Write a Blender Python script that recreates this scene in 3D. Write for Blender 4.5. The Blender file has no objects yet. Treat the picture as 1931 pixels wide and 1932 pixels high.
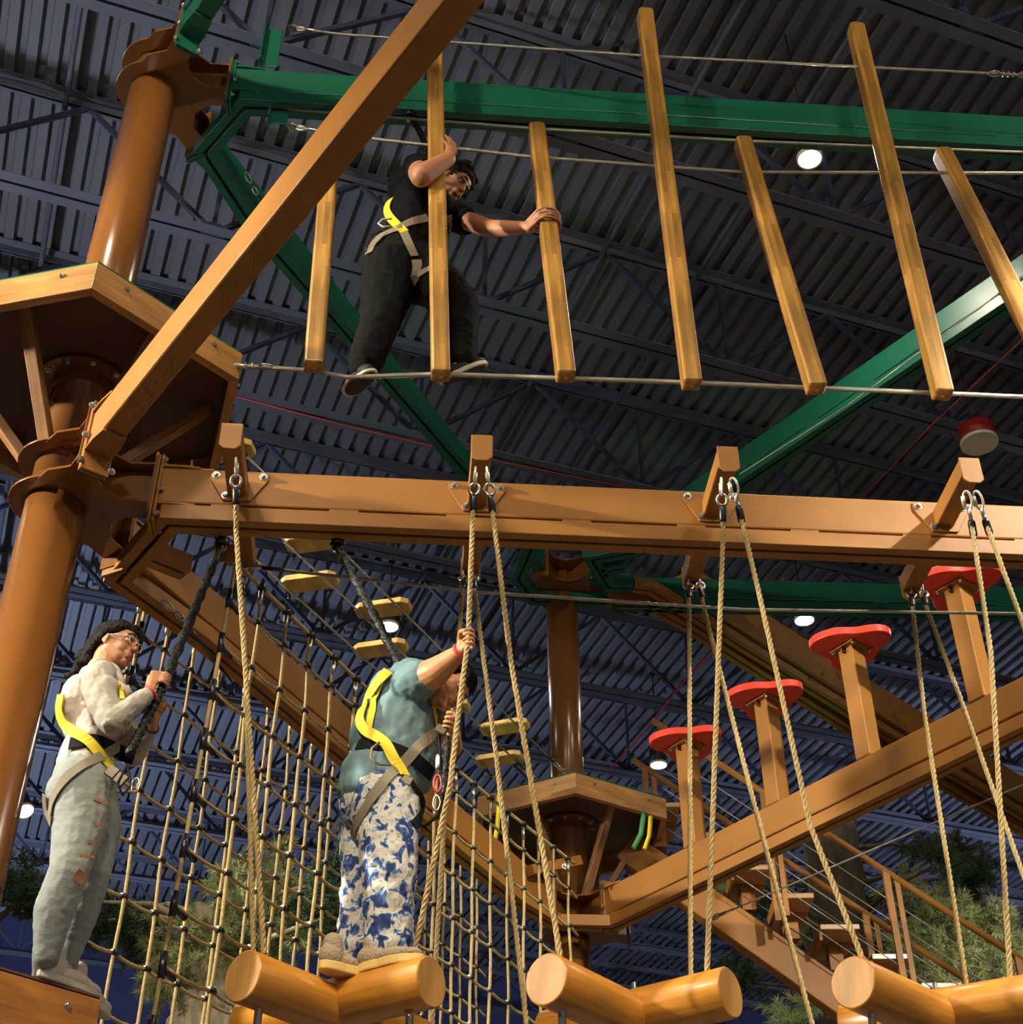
import bpy, bmesh, math, random
import numpy as np
from mathutils import Vector, Matrix
from mathutils.bvhtree import BVHTree
random.seed(7); RNG = np.random.default_rng(7)
SC = bpy.context.scene
COL = SC.collection
PI = math.pi
R_ = math.radians
EYE = 1.6                                   # eye height above the floor

# ------------------------------------------------------------------ camera
F_PX = 2755.0; PITCH = R_(37.4); ROLL = R_(-0.24); CX, CY = 965.5, 966.0
_F = np.array([0, math.cos(PITCH), math.sin(PITCH)])
_U = np.array([0, -math.sin(PITCH), math.cos(PITCH)])
_X = np.array([1.0, 0, 0])
_c, _s = math.cos(ROLL), math.sin(ROLL)
CR = _c*_X + _s*_U; CU = -_s*_X + _c*_U
CAM0 = np.array([0, 0, EYE])
cam = bpy.data.cameras.new('camera'); camo = bpy.data.objects.new('camera', cam); COL.objects.link(camo)
cam.sensor_width = 36; cam.lens = 36*F_PX/1931; cam.clip_start = 0.05; cam.clip_end = 200
M = Matrix(((CR[0], CU[0], -_F[0], 0), (CR[1], CU[1], -_F[1], 0), (CR[2], CU[2], -_F[2], EYE), (0, 0, 0, 1)))
camo.matrix_world = M
SC.camera = camo

# ------------------------------------------------------------------ world, exposure
SC.view_settings.view_transform = 'Standard'; SC.view_settings.look = 'None'
SC.view_settings.exposure = 0.0; SC.view_settings.gamma = 1.0; SC.view_settings.use_curve_mapping = False
W = bpy.data.worlds.new('world'); SC.world = W; W.use_nodes = True
W.node_tree.nodes['Background'].inputs[0].default_value = (0.64, 0.60, 0.60, 1)
W.node_tree.nodes['Background'].inputs[1].default_value = 0.32
SC.cycles.max_bounces = 4; SC.cycles.diffuse_bounces = 3; SC.cycles.glossy_bounces = 2; SC.cycles.use_adaptive_sampling = True; SC.cycles.adaptive_threshold = .06; SC.cycles.adaptive_min_samples = 14; SC.cycles.use_light_tree = False
SC.cycles.sample_clamp_indirect = 4.0; SC.cycles.sample_clamp_direct = 0
SC.cycles.use_denoising = True
LAMP_E = 1.0

# ------------------------------------------------------------------ pixel -> world
def ray(px, py):
    return (px-CX)/F_PX*CR - (py-CY)/F_PX*CU + _F
def Pz(px, py, z):                          # point seen at px,py at height z above the eye
    r = ray(px, py); return CAM0 + r*(z/r[2])
def Py(px, py, y):
    r = ray(px, py); return CAM0 + r*(y/r[1])
def Ppl(px, py, p0, az):                    # on a vertical plane
    r = ray(px, py); n = np.array([math.cos(R_(az)), -math.sin(R_(az))])
    return CAM0 + r*((np.array(p0[:2])@n)/(r[:2]@n))
def V(x, y, z): return np.array([x, y, z], float)
def H(x, y, z): return np.array([x, y, z+EYE], float)   # z above the eye
def azd(az): return V(math.sin(R_(az)), math.cos(R_(az)), 0)
def nrm(v): v = np.array(v, float); return v/max(np.linalg.norm(v), 1e-9)

# ------------------------------------------------------------------ mesh builder
class MB:
    def __init__(s): s.v = []; s.f = []; s.mi = []; s.sm = []; s.n = 0
    def add(s, vs, fs, m=0, smooth=False):
        vs = np.asarray(vs, float); s.v.append(vs)
        for f in fs: s.f.append([i+s.n for i in f]); s.mi.append(m); s.sm.append(smooth)
        s.n += len(vs)
    def box(s, c, ax, ay, az, m=0):          # half axes
        c = np.array(c, float); vs = []
        for k in (-1, 1):
            for j in (-1, 1):
                for i in (-1, 1): vs.append(c+i*np.array(ax)+j*np.array(ay)+k*np.array(az))
        s.add(vs, [(0,2,3,1),(4,5,7,6),(0,1,5,4),(2,6,7,3),(0,4,6,2),(1,3,7,5)], m)
    def bar(s, p0, p1, w, h, up=(0,0,1), m=0):    # w sideways, h along up
        p0 = np.array(p0, float); p1 = np.array(p1, float); d = nrm(p1-p0)
        sd = nrm(np.cross(d, up)); u = np.cross(sd, d)
        s.box((p0+p1)/2, (p1-p0)/2, sd*w/2, u*h/2, m)
    def frames(s, pts, closed=False):
        pts = [np.array(p, float) for p in pts]; n = len(pts); out = []; u = None
        for i in range(n):
            if closed: t = nrm(pts[(i+1)%n]-pts[i-1])
            else: t = nrm(pts[min(i+1, n-1)]-pts[max(i-1, 0)])
            if u is None:
                a = V(0,0,1) if abs(t[2]) < .9 else V(1,0,0)
                u = nrm(np.cross(np.cross(t, a), t))
            else: u = nrm(u - t*(u@t))
            out.append((pts[i], t, u, np.cross(t, u)))
        return out
    def tube(s, pts, r, n=8, m=0, caps=True, closed=False, smooth=True, ph=0):
        fr = s.frames(pts, closed); rr = r if hasattr(r, '__len__') else [r]*len(fr)
        vs = []
        for (p, t, u, w), q in zip(fr, rr):
            for k in range(n):
                a = 2*PI*k/n+ph; vs.append(p+q*(math.cos(a)*u+math.sin(a)*w))
        fs = []; L = len(fr)
        for i in range(L if closed else L-1):
            j = (i+1) % L
            for k in range(n):
                l = (k+1) % n; fs.append((i*n+k, i*n+l, j*n+l, j*n+k))
        s.add(vs, fs, m, smooth)
        if caps and not closed:
            s.f.append([s.n-len(vs)+k for k in range(n)][::-1]); s.mi.append(m); s.sm.append(False)
            s.f.append([s.n-n+k for k in range(n)]); s.mi.append(m); s.sm.append(False)
    def cyl(s, p0, p1, r, n=16, m=0, r2=None): s.tube([p0, p1], [r, r if r2 is None else r2], n, m)
    def ell(s, c, r, Rm=None, n=14, k=9, m=0):
        c = np.array(c, float); r = np.array(r if hasattr(r, '__len__') else (r, r, r), float)
        vs = [V(0,0,1)]
        for i in range(1, k):
            a = PI*i/k
            for j in range(n): b = 2*PI*j/n; vs.append(V(math.sin(a)*math.cos(b), math.sin(a)*math.sin(b), math.cos(a)))
        vs.append(V(0,0,-1)); vs = np.array(vs)*r
        if Rm is not None: vs = vs @ np.array(Rm)     # rows of Rm are the local axes
        vs = vs+c; fs = []
        for j in range(n): fs.append((0, 1+j, 1+(j+1) % n))
        for i in range(k-2):
            for j in range(n):
                a = 1+i*n; b = a+n; fs.append((a+j, b+j, b+(j+1) % n, a+(j+1) % n))
        a = 1+(k-2)*n; e = len(vs)-1
        for j in range(n): fs.append((a+j, e, a+(j+1) % n))
        s.add(vs, fs, m, True)
    def cap(s, p0, p1, r0, r1, n=14):        # round cone
        p0 = np.array(p0, float); p1 = np.array(p1, float); t = p1-p0; L = np.linalg.norm(t)
        if L < 1e-4: s.ell(p0, max(r0, r1)); return
        t = t/L; pts = []; rr = []
        for a in (-85, -60, -30, 0): pts.append(p0+t*r0*math.sin(R_(a))); rr.append(r0*math.cos(R_(a)))
        for a in (0, 30, 60, 85): pts.append(p1+t*r1*math.sin(R_(a))); rr.append(r1*math.cos(R_(a)))
        s.tube(pts, rr, n)
    def lathe(s, c, prof, ax=(0,0,1), n=24, m=0, smooth=True, ring=False):   # prof: (r, h)
        ax = nrm(ax); a = V(0,0,1) if abs(ax[2]) < .9 else V(1,0,0); u = nrm(np.cross(a, ax)); w = np.cross(ax, u)
        c = np.array(c, float); vs = []
        for r, h in prof:
            for k in range(n): q = 2*PI*k/n; vs.append(c+ax*h+r*(math.cos(q)*u+math.sin(q)*w))
        fs = []; L = len(prof)
        for i in range(L if ring else L-1):
            for k in range(n): l = (k+1) % n; h = (i+1) % L; fs.append((i*n+k, i*n+l, h*n+l, h*n+k))
        s.add(vs, fs, m, smooth and not ring)
        if ring: return
        s.f.append([s.n-len(vs)+k for k in range(n)][::-1]); s.mi.append(m); s.sm.append(False)
        s.f.append([s.n-n+k for k in range(n)]); s.mi.append(m); s.sm.append(False)
    def prism(s, poly, e, m=0):              # poly: 3D points (planar), extruded by e
        poly = [np.array(p, float) for p in poly]; n = len(poly); e = np.array(e, float)
        vs = poly+[p+e for p in poly]
        fs = [list(range(n))[::-1], list(range(n, 2*n))]+[(i, (i+1) % n, n+(i+1) % n, n+i) for i in range(n)]
        s.add(vs, fs, m)
    def torus(s, c, ax, R, r, n=16, k=6, m=0, sx=1.0, u=None):
        ax = nrm(ax)
        if u is None: u = np.cross(ax, V(0,0,1) if abs(ax[2]) < .9 else V(1,0,0))
        u = nrm(np.array(u, float)-ax*(np.array(u, float)@ax)); w = np.cross(ax, u)
        s.tube([np.array(c)+R*(sx*math.cos(2*PI*i/n)*u+math.sin(2*PI*i/n)*w) for i in range(n)], r, k, m, closed=True)
    def verts(s): return np.concatenate(s.v) if s.v else np.zeros((0, 3))
    def mesh(s, name, mats, off=(0,0,0)):
        me = bpy.data.meshes.new(name)
        vs = s.verts()-np.array(off)
        me.from_pydata(vs.tolist(), [], s.f)
        for m in (mats if isinstance(mats, (list, tuple)) else [mats]): me.materials.append(m)
        me.polygons.foreach_set('material_index', s.mi); me.polygons.foreach_set('use_smooth', s.sm)
        me.update(); return me

OFF = {}
def prop(o, label=None, cat=None, group=None, kind=None):
    if label: o['label'] = label
    if cat: o['category'] = cat
    if group: o['group'] = group
    if kind: o['kind'] = kind
    return o
def thing(name, loc, label, cat, group=None, kind=None):
    o = bpy.data.objects.new(name, None); COL.objects.link(o); o.location = tuple(loc); o.empty_display_size = .1
    OFF[o.name] = np.array(loc, float)
    return prop(o, label, cat, group, kind)
def bev(o, w, seg=2):
    md = o.modifiers.new('bevel', 'BEVEL'); md.width = w; md.segments = seg; md.limit_method = 'ANGLE'; md.angle_limit = R_(40)
def part(name, mb, mat, parent=None, label=None, cat=None, group=None, kind=None, bevel=0):
    """mesh in world coordinates -> object under parent (whose children carry no rotation)"""
    off = OFF[parent.name] if parent is not None else None
    if parent is None:
        vs = mb.verts(); off = V((vs[:,0].min()+vs[:,0].max())/2, (vs[:,1].min()+vs[:,1].max())/2, vs[:,2].min())
    me = mb.mesh(name, mat, off)
    o = bpy.data.objects.new(name, me); COL.objects.link(o)
    if parent is None: o.location = tuple(off)
    else: o.parent = parent
    OFF[o.name] = off
    if bevel: bev(o, bevel)
    return prop(o, label, cat, group, kind)
def inst(name, me, loc, parent, rot=None, scale=None):
    o = bpy.data.objects.new(name, me); COL.objects.link(o); o.parent = parent
    L = Matrix.Translation(Vector(tuple(np.array(loc)-OFF[parent.name])))
    if rot is not None:
        Rm = Matrix([list(r) for r in np.array(rot).T])      # rot rows = local axes
        L = L @ Rm.to_4x4()
    if scale is not None: L = L @ Matrix.Diagonal((scale[0], scale[1], scale[2], 1)) if hasattr(scale, '__len__') else L @ Matrix.Scale(scale, 4)
    o.matrix_local = L
    OFF[o.name] = np.array(loc, float)
    return o

# ------------------------------------------------------------------ materials
def mat(name, col, rough=.5, metal=0., bump=0., bscale=60., var=0., vscale=8., stretch=None, spec=.5, coat=0., emis=None, estr=0., dirt=None):
    m = bpy.data.materials.new(name); m.use_nodes = True; nt = m.node_tree; b = nt.nodes['Principled BSDF']
    b.inputs['Base Color'].default_value = (*col, 1); b.inputs['Roughness'].default_value = rough
    b.inputs['Metallic'].default_value = metal; b.inputs['Specular IOR Level'].default_value = spec
    if coat: b.inputs['Coat Weight'].default_value = coat; b.inputs['Coat Roughness'].default_value = .15
    if emis: b.inputs['Emission Color'].default_value = (*emis, 1); b.inputs['Emission Strength'].default_value = estr
    tc = nt.nodes.new('ShaderNodeTexCoord'); mp = nt.nodes.new('ShaderNodeMapping')
    nt.links.new(tc.outputs['Object'], mp.inputs[0])
    if stretch: mp.inputs['Scale'].default_value = stretch
    if var:
        n = nt.nodes.new('ShaderNodeTexNoise'); n.inputs['Scale'].default_value = vscale; n.inputs['Detail'].default_value = 6
        nt.links.new(mp.outputs[0], n.inputs['Vector'])
        cr = nt.nodes.new('ShaderNodeValToRGB'); e = cr.color_ramp.elements
        d2 = dirt or tuple(c*(1-var) for c in col)
        e[0].position = .35; e[0].color = (*d2, 1); e[1].position = .65; e[1].color = (*[min(1, c*(1+var*.4)) for c in col], 1)
        nt.links.new(n.outputs[0], cr.inputs[0]); nt.links.new(cr.outputs[0], b.inputs['Base Color'])
    if bump:
        n = nt.nodes.new('ShaderNodeTexNoise'); n.inputs['Scale'].default_value = bscale; n.inputs['Detail'].default_value = 3
        nt.links.new(mp.outputs[0], n.inputs['Vector']); bp = nt.nodes.new('ShaderNodeBump'); bp.inputs['Strength'].default_value = bump; bp.inputs['Distance'].default_value = .01
        nt.links.new(n.outputs[0], bp.inputs['Height']); nt.links.new(bp.outputs[0], b.inputs['Normal'])
    return m
def wood(name, a, b_, axis=2, rough=.35, coat=.4, scale=1., blocks=False):
    """grain running along an object axis"""
    m = bpy.data.materials.new(name); m.use_nodes = True; nt = m.node_tree; b = nt.nodes['Principled BSDF']
    b.inputs['Roughness'].default_value = rough; b.inputs['Coat Weight'].default_value = coat; b.inputs['Coat Roughness'].default_value = .2
    tc = nt.nodes.new('ShaderNodeTexCoord'); mp = nt.nodes.new('ShaderNodeMapping')
    nt.links.new(tc.outputs['Object'], mp.inputs[0])
    sc = [30*scale]*3; sc[axis] = 2.2*scale; mp.inputs['Scale'].default_value = sc
    n = nt.nodes.new('ShaderNodeTexNoise'); n.inputs['Scale'].default_value = 1; n.inputs['Detail'].default_value = 8; n.inputs['Distortion'].default_value = 1.2
    nt.links.new(mp.outputs[0], n.inputs['Vector'])
    cr = nt.nodes.new('ShaderNodeValToRGB'); e = cr.color_ramp.elements
    e[0].position = .3; e[0].color = (*b_, 1); e[1].position = .68; e[1].color = (*a, 1)
    nt.links.new(n.outputs[0], cr.inputs[0])
    out = cr.outputs[0]
    n2 = nt.nodes.new('ShaderNodeTexNoise'); n2.inputs['Scale'].default_value = 3; n2.inputs['Detail'].default_value = 2
    mp2 = nt.nodes.new('ShaderNodeMapping'); nt.links.new(tc.outputs['Object'], mp2.inputs[0])
    s2 = [3.]*3; s2[axis] = 1.; mp2.inputs['Scale'].default_value = s2; nt.links.new(mp2.outputs[0], n2.inputs['Vector'])
    mx = nt.nodes.new('ShaderNodeMix'); mx.data_type = 'RGBA'; mx.blend_type = 'MULTIPLY'
    mr = nt.nodes.new('ShaderNodeMapRange'); mr.inputs['From Min'].default_value = .3; mr.inputs['From Max'].default_value = .7; mr.inputs['To Min'].default_value = .7; mr.inputs['To Max'].default_value = 1.15
    nt.links.new(n2.outputs[0], mr.inputs[0]); mx.inputs['Factor'].default_value = 1
    nt.links.new(out, mx.inputs[6]); nt.links.new(mr.outputs[0], mx.inputs[7]); out = mx.outputs[2]
    if blocks:                                # finger-jointed laminated pieces
        br = nt.nodes.new('ShaderNodeTexBrick'); sp3 = nt.nodes.new('ShaderNodeSeparateXYZ'); nt.links.new(tc.outputs['Object'], sp3.inputs[0]); ad3 = nt.nodes.new('ShaderNodeMath'); ad3.operation = 'ADD'; nt.links.new(sp3.outputs[0], ad3.inputs[0]); nt.links.new(sp3.outputs[1], ad3.inputs[1])
        mp3 = nt.nodes.new('ShaderNodeCombineXYZ'); nt.links.new(sp3.outputs[2], mp3.inputs[0]); nt.links.new(ad3.outputs[0], mp3.inputs[1])
        nt.links.new(mp3.outputs[0], br.inputs[0]); br.inputs['Scale'].default_value = 1; br.inputs['Brick Width'].default_value = .32; br.inputs['Row Height'].default_value = .024
        br.inputs['Mortar Size'].default_value = 0.0; br.inputs['Color1'].default_value = (.68, .66, .6, 1); br.inputs['Color2'].default_value = (1.15, 1.15, 1.15, 1); br.inputs['Bias'].default_value = 0
        m3 = nt.nodes.new('ShaderNodeMix'); m3.data_type = 'RGBA'; m3.blend_type = 'MULTIPLY'; m3.inputs['Factor'].default_value = 1
        nt.links.new(out, m3.inputs[6]); nt.links.new(br.outputs[0], m3.inputs[7]); out = m3.outputs[2]
    nt.links.new(out, b.inputs['Base Color'])
    bp = nt.nodes.new('ShaderNodeBump'); bp.inputs['Strength'].default_value = .15; bp.inputs['Distance'].default_value = .005
    nt.links.new(n.outputs[0], bp.inputs['Height']); nt.links.new(bp.outputs[0], b.inputs['Normal'])
    return m
BROWN = mat('brown_steel', (.36, .156, .032), .46, bump=.10, bscale=260, var=.12, vscale=3, spec=.25)
BROWN_D = mat('brown_gloss_steel', (.215, .082, .018), .24, bump=.05, bscale=200, var=.1, vscale=2, coat=.3)
GREEN = mat('green_steel', (.006, .115, .062), .36, bump=.08, bscale=260, var=.12, vscale=3)
SLOT_SHADE = mat('slot_shade', (.008, .007, .006), .6)  # shade inside the trolley track, put into the colour
ZINC = mat('zinc_plated_steel', (.62, .60, .54), .28, metal=1., bump=.1, bscale=90)
CABLE = mat('steel_cable', (.46, .44, .36), .4, metal=.7, bump=.5, bscale=600)
BLACK = mat('black_plastic', (.012, .011, .012), .3, spec=.6)
BLACKHOSE = mat('black_woven_sleeve', (.006, .006, .006), .38, bump=.8, bscale=90, spec=.35)
DECK = mat('blue_grey_deck_paint', (.118, .128, .158), .55, var=.2, vscale=.5, bump=.05, bscale=20)
JOIST = mat('blue_joist_paint', (.095, .108, .150), .5, var=.15, vscale=2)
WEBM = mat('dark_web_paint', (.045, .055, .105), .5)
WALLM = mat('navy_wall_paint', (.040, .052, .14), .7, var=.12, vscale=1)
FLOORM = mat('concrete_floor', (.42, .38, .34), .55, var=.15, vscale=.6)
POSTW = wood('varnished_laminated_post', (.56, .30, .065), (.34, .155, .025), 2, blocks=True)
LOGW = wood('varnished_orange_log', (.62, .27, .028), (.42, .15, .012), 0, rough=.36, coat=.2, scale=.8)
BOARDO = wood('orange_fascia_board', (.50, .20, .03), (.30, .10, .015), 0, rough=.45, coat=.2)
ENDW = wood('log_end_grain', (.52, .27, .07), (.40, .19, .05), 2, rough=.6, coat=0, scale=.5)
PLYW = wood('stained_fascia_board', (.56, .29, .085), (.34, .155, .04), 0, rough=.45)
PLANKW = wood('yellow_varnished_plank', (.72, .48, .12), (.62, .38, .09), 0, rough=.4)
STRUTW = wood('stained_strut', (.42, .21, .07), (.28, .12, .04), 2, rough=.45)
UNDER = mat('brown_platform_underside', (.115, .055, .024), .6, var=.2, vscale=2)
RED = mat('red_plastic', (.78, .045, .020), .38, var=.08, vscale=5)
ROPE = mat('tan_rope', (.54, .39, .16), .75, bump=.6, bscale=350, var=.2, vscale=60)
CORD = mat('red_cord', (.45, .04, .05), .6)
SKIN_G = mat('skin_light_brown', (.50, .225, .105), .5, bump=.05, bscale=80, var=.1, vscale=14)
SKIN_B = mat('skin_tan', (.58, .27, .115), .5, bump=.05, bscale=80, var=.12, vscale=14)
SKIN_M = mat('skin_warm_brown', (.42, .18, .085), .5, bump=.05, bscale=80, var=.12, vscale=14)
HAIR = mat('dark_brown_hair', (.010, .006, .004), .6, bump=1.0, bscale=120, spec=.15)
HAIR_C = mat('curly_dark_hair', (.018, .011, .007), .6, bump=1.0, bscale=150, spec=.2)
LIP = mat('lips', (.34, .085, .06), .45)
EYEW = mat('eye_white', (.55, .52, .48), .25); EYED = mat('eye_dark', (.015, .008, .005), .15)
SHIRT_BODY = mat('pale_pink_jersey', (.70, .57, .49), .85, bump=.3, bscale=14, var=.08, vscale=9)
SHIRT_SLEEVE = mat('grey_jersey_sleeve', (.40, .36, .29), .85, bump=.3, bscale=16, var=.1, vscale=9)
JEANS = mat('pale_denim', (.29, .315, .285), .85, bump=.45, bscale=16, var=.12, vscale=16, stretch=(1, 1, 2))
TEAL = mat('teal_heather_shirt', (.165, .27, .285), .88, bump=.5, bscale=13, var=.22, vscale=16, stretch=(1.2, 1.2, .7))
BLACKC = mat('black_cotton', (.006, .006, .0065), .9, bump=.4, bscale=14, spec=.12)
BLACKP = mat('black_trousers', (.007, .006, .0055), .9, bump=.4, bscale=12, spec=.12)
STRAP_Y = mat('yellow_webbing', (.85, .66, .02), .6, bump=.3, bscale=400)
STRAP_G = mat('grey_webbing', (.27, .225, .15), .7, bump=.4, bscale=400)
STRAP_K = mat('black_belt', (.010, .009, .009), .85, spec=.2, bump=.3, bscale=200)
SHOE = mat('cream_shoe', (.66, .58, .50), .7, bump=.2, bscale=60)
SHOE_Y = mat('beige_knit_shoe', (.42, .33, .22), .85, bump=.9, bscale=110)
SOLE_Y = mat('yellow_foam_sole', (.75, .50, .16), .5)
SHOE_K = mat('black_shoe', (.015, .013, .012), .6)
SOLE_W = mat('off_white_sole', (.62, .56, .45), .5)
WRIST = mat('red_wristband', (.75, .06, .07), .5)
BARK = mat('brown_bark', (.105, .075, .042), .9, bump=1., bscale=14, var=.5, vscale=12, stretch=(1, 1, .4))
BARK_L = mat('cream_carved_bark', (.60, .52, .33), .85, bump=1., bscale=30, var=.35, vscale=24, stretch=(1, 1, .5))
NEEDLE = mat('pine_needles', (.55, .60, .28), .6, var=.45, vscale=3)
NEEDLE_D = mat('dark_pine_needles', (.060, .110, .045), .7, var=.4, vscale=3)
LAMPW = mat('lit_lamp_disc', (1, 1, 1), .5, emis=(1, .93, .78), estr=30)
LAMPOFF = mat('cream_diffuser', (.75, .68, .52), .5)
LAMPRED = mat('red_lamp_housing', (.30, .012, .012), .4)
LAMPK = mat('black_lamp_housing', (.015, .015, .016), .5)
def camo_mat():
    m = mat('blue_white_camouflage', (.6, .6, .6), .85, bump=.5, bscale=16); nt = m.node_tree; b = nt.nodes['Principled BSDF']
    tc = nt.nodes.new('ShaderNodeTexCoord'); v = nt.nodes.new('ShaderNodeTexNoise'); v.inputs['Scale'].default_value = 22; v.inputs['Detail'].default_value = 2.5; v.inputs['Roughness'].default_value = .55; v.inputs['Distortion'].default_value = .6
    nt.links.new(tc.outputs['Object'], v.inputs['Vector'])
    cr = nt.nodes.new('ShaderNodeValToRGB'); cr.color_ramp.interpolation = 'CONSTANT'; e = cr.color_ramp.elements
    e[0].position = 0; e[0].color = (.025, .05, .17, 1); e[1].position = .42; e[1].color = (.07, .15, .40, 1)
    for p, c in ((.468, (.30, .40, .52)), (.495, (.72, .69, .60)), (.60, (.50, .46, .40)), (.64, (.74, .72, .66))):
        q = e.new(p); q.color = (*c, 1)
    nt.links.new(v.outputs[0], cr.inputs[0]); nt.links.new(cr.outputs[0], b.inputs['Base Color']); return m
CAMO = camo_mat()
# ------------------------------------------------------------------ the hall
JA = azd(69.6); NA = azd(-20.4)
def hall(j, n, z): return JA*j+NA*n+V(0, 0, z+EYE)
HT, HB = 9.25, 8.18; N0, N1, J0, J1 = -5.0, 24.4, -9.0, 27.0
mb = MB(); pit = .1524; k = int((J1-J0)/pit); prof = []
for i in range(k+1):
    j = J0+i*pit
    prof += [(j, HT), (j+.072, HT), (j+.086, HT+.05), (j+.138, HT+.05)]
vs = [hall(j, n, z) for n in (N0, N1) for j, z in prof]; L = len(prof)
mb.add(vs, [(i, i+1, L+i+1, L+i) for i in range(L-1)])
ceil = part('ceiling', mb, DECK, kind='structure', label='blue-grey corrugated steel roof deck seen from below')
mb = MB(); mb.box(hall(9, 10, HT+.16), JA*18, NA*15, (0, 0, .05)); part('ceiling', mb, DECK, kind='structure', label='unseen flat sheet above the corrugated deck, added to block world light')  # unseen sheet over the deck, put in to keep world light out
mb = MB(); mb.box(hall(9, N1+.1, (HT-EYE)/2), JA*18, NA*.1, (0, 0, (HT+EYE)/2+.1)); wall = part('wall_back', mb, WALLM, kind='structure', label='dark navy end wall')
mb = MB(); mb.box(hall(J0-.1, 10, (HT-EYE)/2), JA*.1, NA*15, (0, 0, (HT+EYE)/2+.1)); part('wall_left', mb, WALLM, kind='structure')
mb = MB(); mb.box(hall(J1+.1, 10, (HT-EYE)/2), JA*.1, NA*15, (0, 0, (HT+EYE)/2+.1)); part('wall_right', mb, WALLM, kind='structure')
mb = MB(); mb.box(hall(9, 8, -EYE-.05), JA*18.2, NA*17, (0, 0, .05)); part('floor', mb, FLOORM, kind='structure')
# wall rails at the back wall
for i, z in enumerate((5.9, 7.3)):
    mb = MB(); mb.bar(hall(J0, N1-.06, z), hall(J1, N1-.06, z), .08, .09); part('trim_%d' % (i+1), mb, JOIST, kind='structure')
# joists: children of the ceiling
JM = {}
def joist_meshes():
    L = J1-J0; o = V(0, 0, 0)
    def rel(j, n, z): return JA*j+NA*n+V(0, 0, z)
    m = MB()
    for s in (-1, 1):
        m.box(rel(L/2, s*.052, 0), JA*L/2, NA*.040, (0, 0, .004)); m.box(rel(L/2, s*.015, .035), JA*L/2, NA*.004, (0, 0, .035))
    JM['b'] = m.mesh('bottom_chord', JOIST)
    m = MB()
    for s in (-1, 1):
        m.box(rel(L/2, s*.052, 0), JA*L/2, NA*.040, (0, 0, .004)); m.box(rel(L/2, s*.015, -.035), JA*L/2, NA*.004, (0, 0, .035))
    JM['t'] = m.mesh('top_chord', JOIST)
    d = HT-HB-.06
    for nm, dj in (('d', 1.065), ('u', -1.065)):
        m = MB(); m.bar(rel(0, 0, .03), rel(dj, 0, d), .036, .036, up=NA); JM[nm] = m.mesh('web_bar', WEBM)
    m = MB(); m.bar(rel(0, 0, .03), rel(0, 0, d), .03, .03, up=NA); JM['v'] = m.mesh('web_bar', WEBM)
    m = MB(); m.prism([rel(-.09, .006, 0), rel(.09, .006, 0), rel(.05, .006, .13), rel(-.05, .006, .13)], NA*-.012); JM['g'] = m.mesh('gusset', WEBM)
joist_meshes()
for k in range(-4, 11):
    n = HB*(.724+.2085*k); far = k > 7
    base = hall(J0, n, HB)
    jo = inst('roof_joist', JM['b'], base, ceil)
    if True:
        inst('top_chord', JM['t'], base+V(0, 0, HT-HB-.006), jo)
        if k < -1: continue
        for q in range(17):
            j = 4.75-2.13*6+2.13*q-J0
            if j < 1.1 or j > J1-J0-1.1: continue
            for nm in 'duvg': inst('web_bar' if nm != 'g' else 'gusset', JM[nm], base+JA*j, jo)
# conduits clipped below the deck
for px, py in ((110, 300), (985, 740), (1560, 120)):
    p = Pz(px, py, HT-.05); j = (p-CAM0)@JA
    mb = MB(); mb.tube([hall(j, -2, HT-.13), hall(j, 14.6, HT-.13)], .022, 8)
    part('conduit', mb, JOIST, ceil)

# ------------------------------------------------------------------ steel frame
A = V(-2.01, 5.10, 0); Cc = V(.42, 10.2, 0); RC = .132
ZB, ZG = 3.86, 6.80
AZ1, AZ2, AZ3 = 85.5, 25.5, 143.2
def strip(mb, pts, o0, o1, z0, z1, m=0):
    """mitred ribbon between side offsets o0..o1 of a plan polyline, from height z0 to z1"""
    pts = [np.array(p[:2], float) for p in pts]; n = len(pts); Lp = []
    for i in range(n):
        d0 = nrm(pts[i]-pts[i-1]) if i > 0 else nrm(pts[1]-pts[0]); d1 = nrm(pts[i+1]-pts[i]) if i < n-1 else d0
        n0 = np.array([-d0[1], d0[0]]); n1 = np.array([-d1[1], d1[0]]); mm = nrm(n0+n1); mm = mm/max(.4, mm@n0)
        Lp.append([(*(pts[i]+mm*o), z+EYE) for o in (o0, o1) for z in (z0, z1)])
    vs = [q for r in Lp for q in r]; fs = [(0, 1, 3, 2), tuple(4*(n-1)+k for k in (2, 3, 1, 0))]
    for i in range(n-1):
        a, b = 4*i, 4*i+4
        fs += [(a, b, b+1, a+1), (a+2, a+3, b+3, b+2), (a, a+2, b+2, b), (a+1, b+1, b+3, a+3)]
    mb.add(vs, fs, m)
def track(name, par, pts, z, m):
    mb = MB(); strip(mb, pts, .009, .058, z, z+.078); strip(mb, pts, -.058, -.009, z, z+.078)
    o = part(name, mb, m, par, bevel=.003)
    mb = MB(); strip(mb, pts, -.009, .009, z+.020, z+.076); part('slot_shade_fill', mb, SLOT_SHADE, o)  # near-black fill standing in for shade in the open slot
    return o
BOLT = MB(); BOLT.lathe((0, 0, 0), [(.020, 0), (.020, .003)], n=14); BOLT.lathe((0, 0, .003), [(.014, 0), (.014, .011), (.011, .014)], n=6, smooth=False); BOLT.lathe((0, 0, .014), [(.007, 0), (.007, .008)], n=8)
BOLTM = BOLT.mesh('bolt', ZINC)
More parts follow.
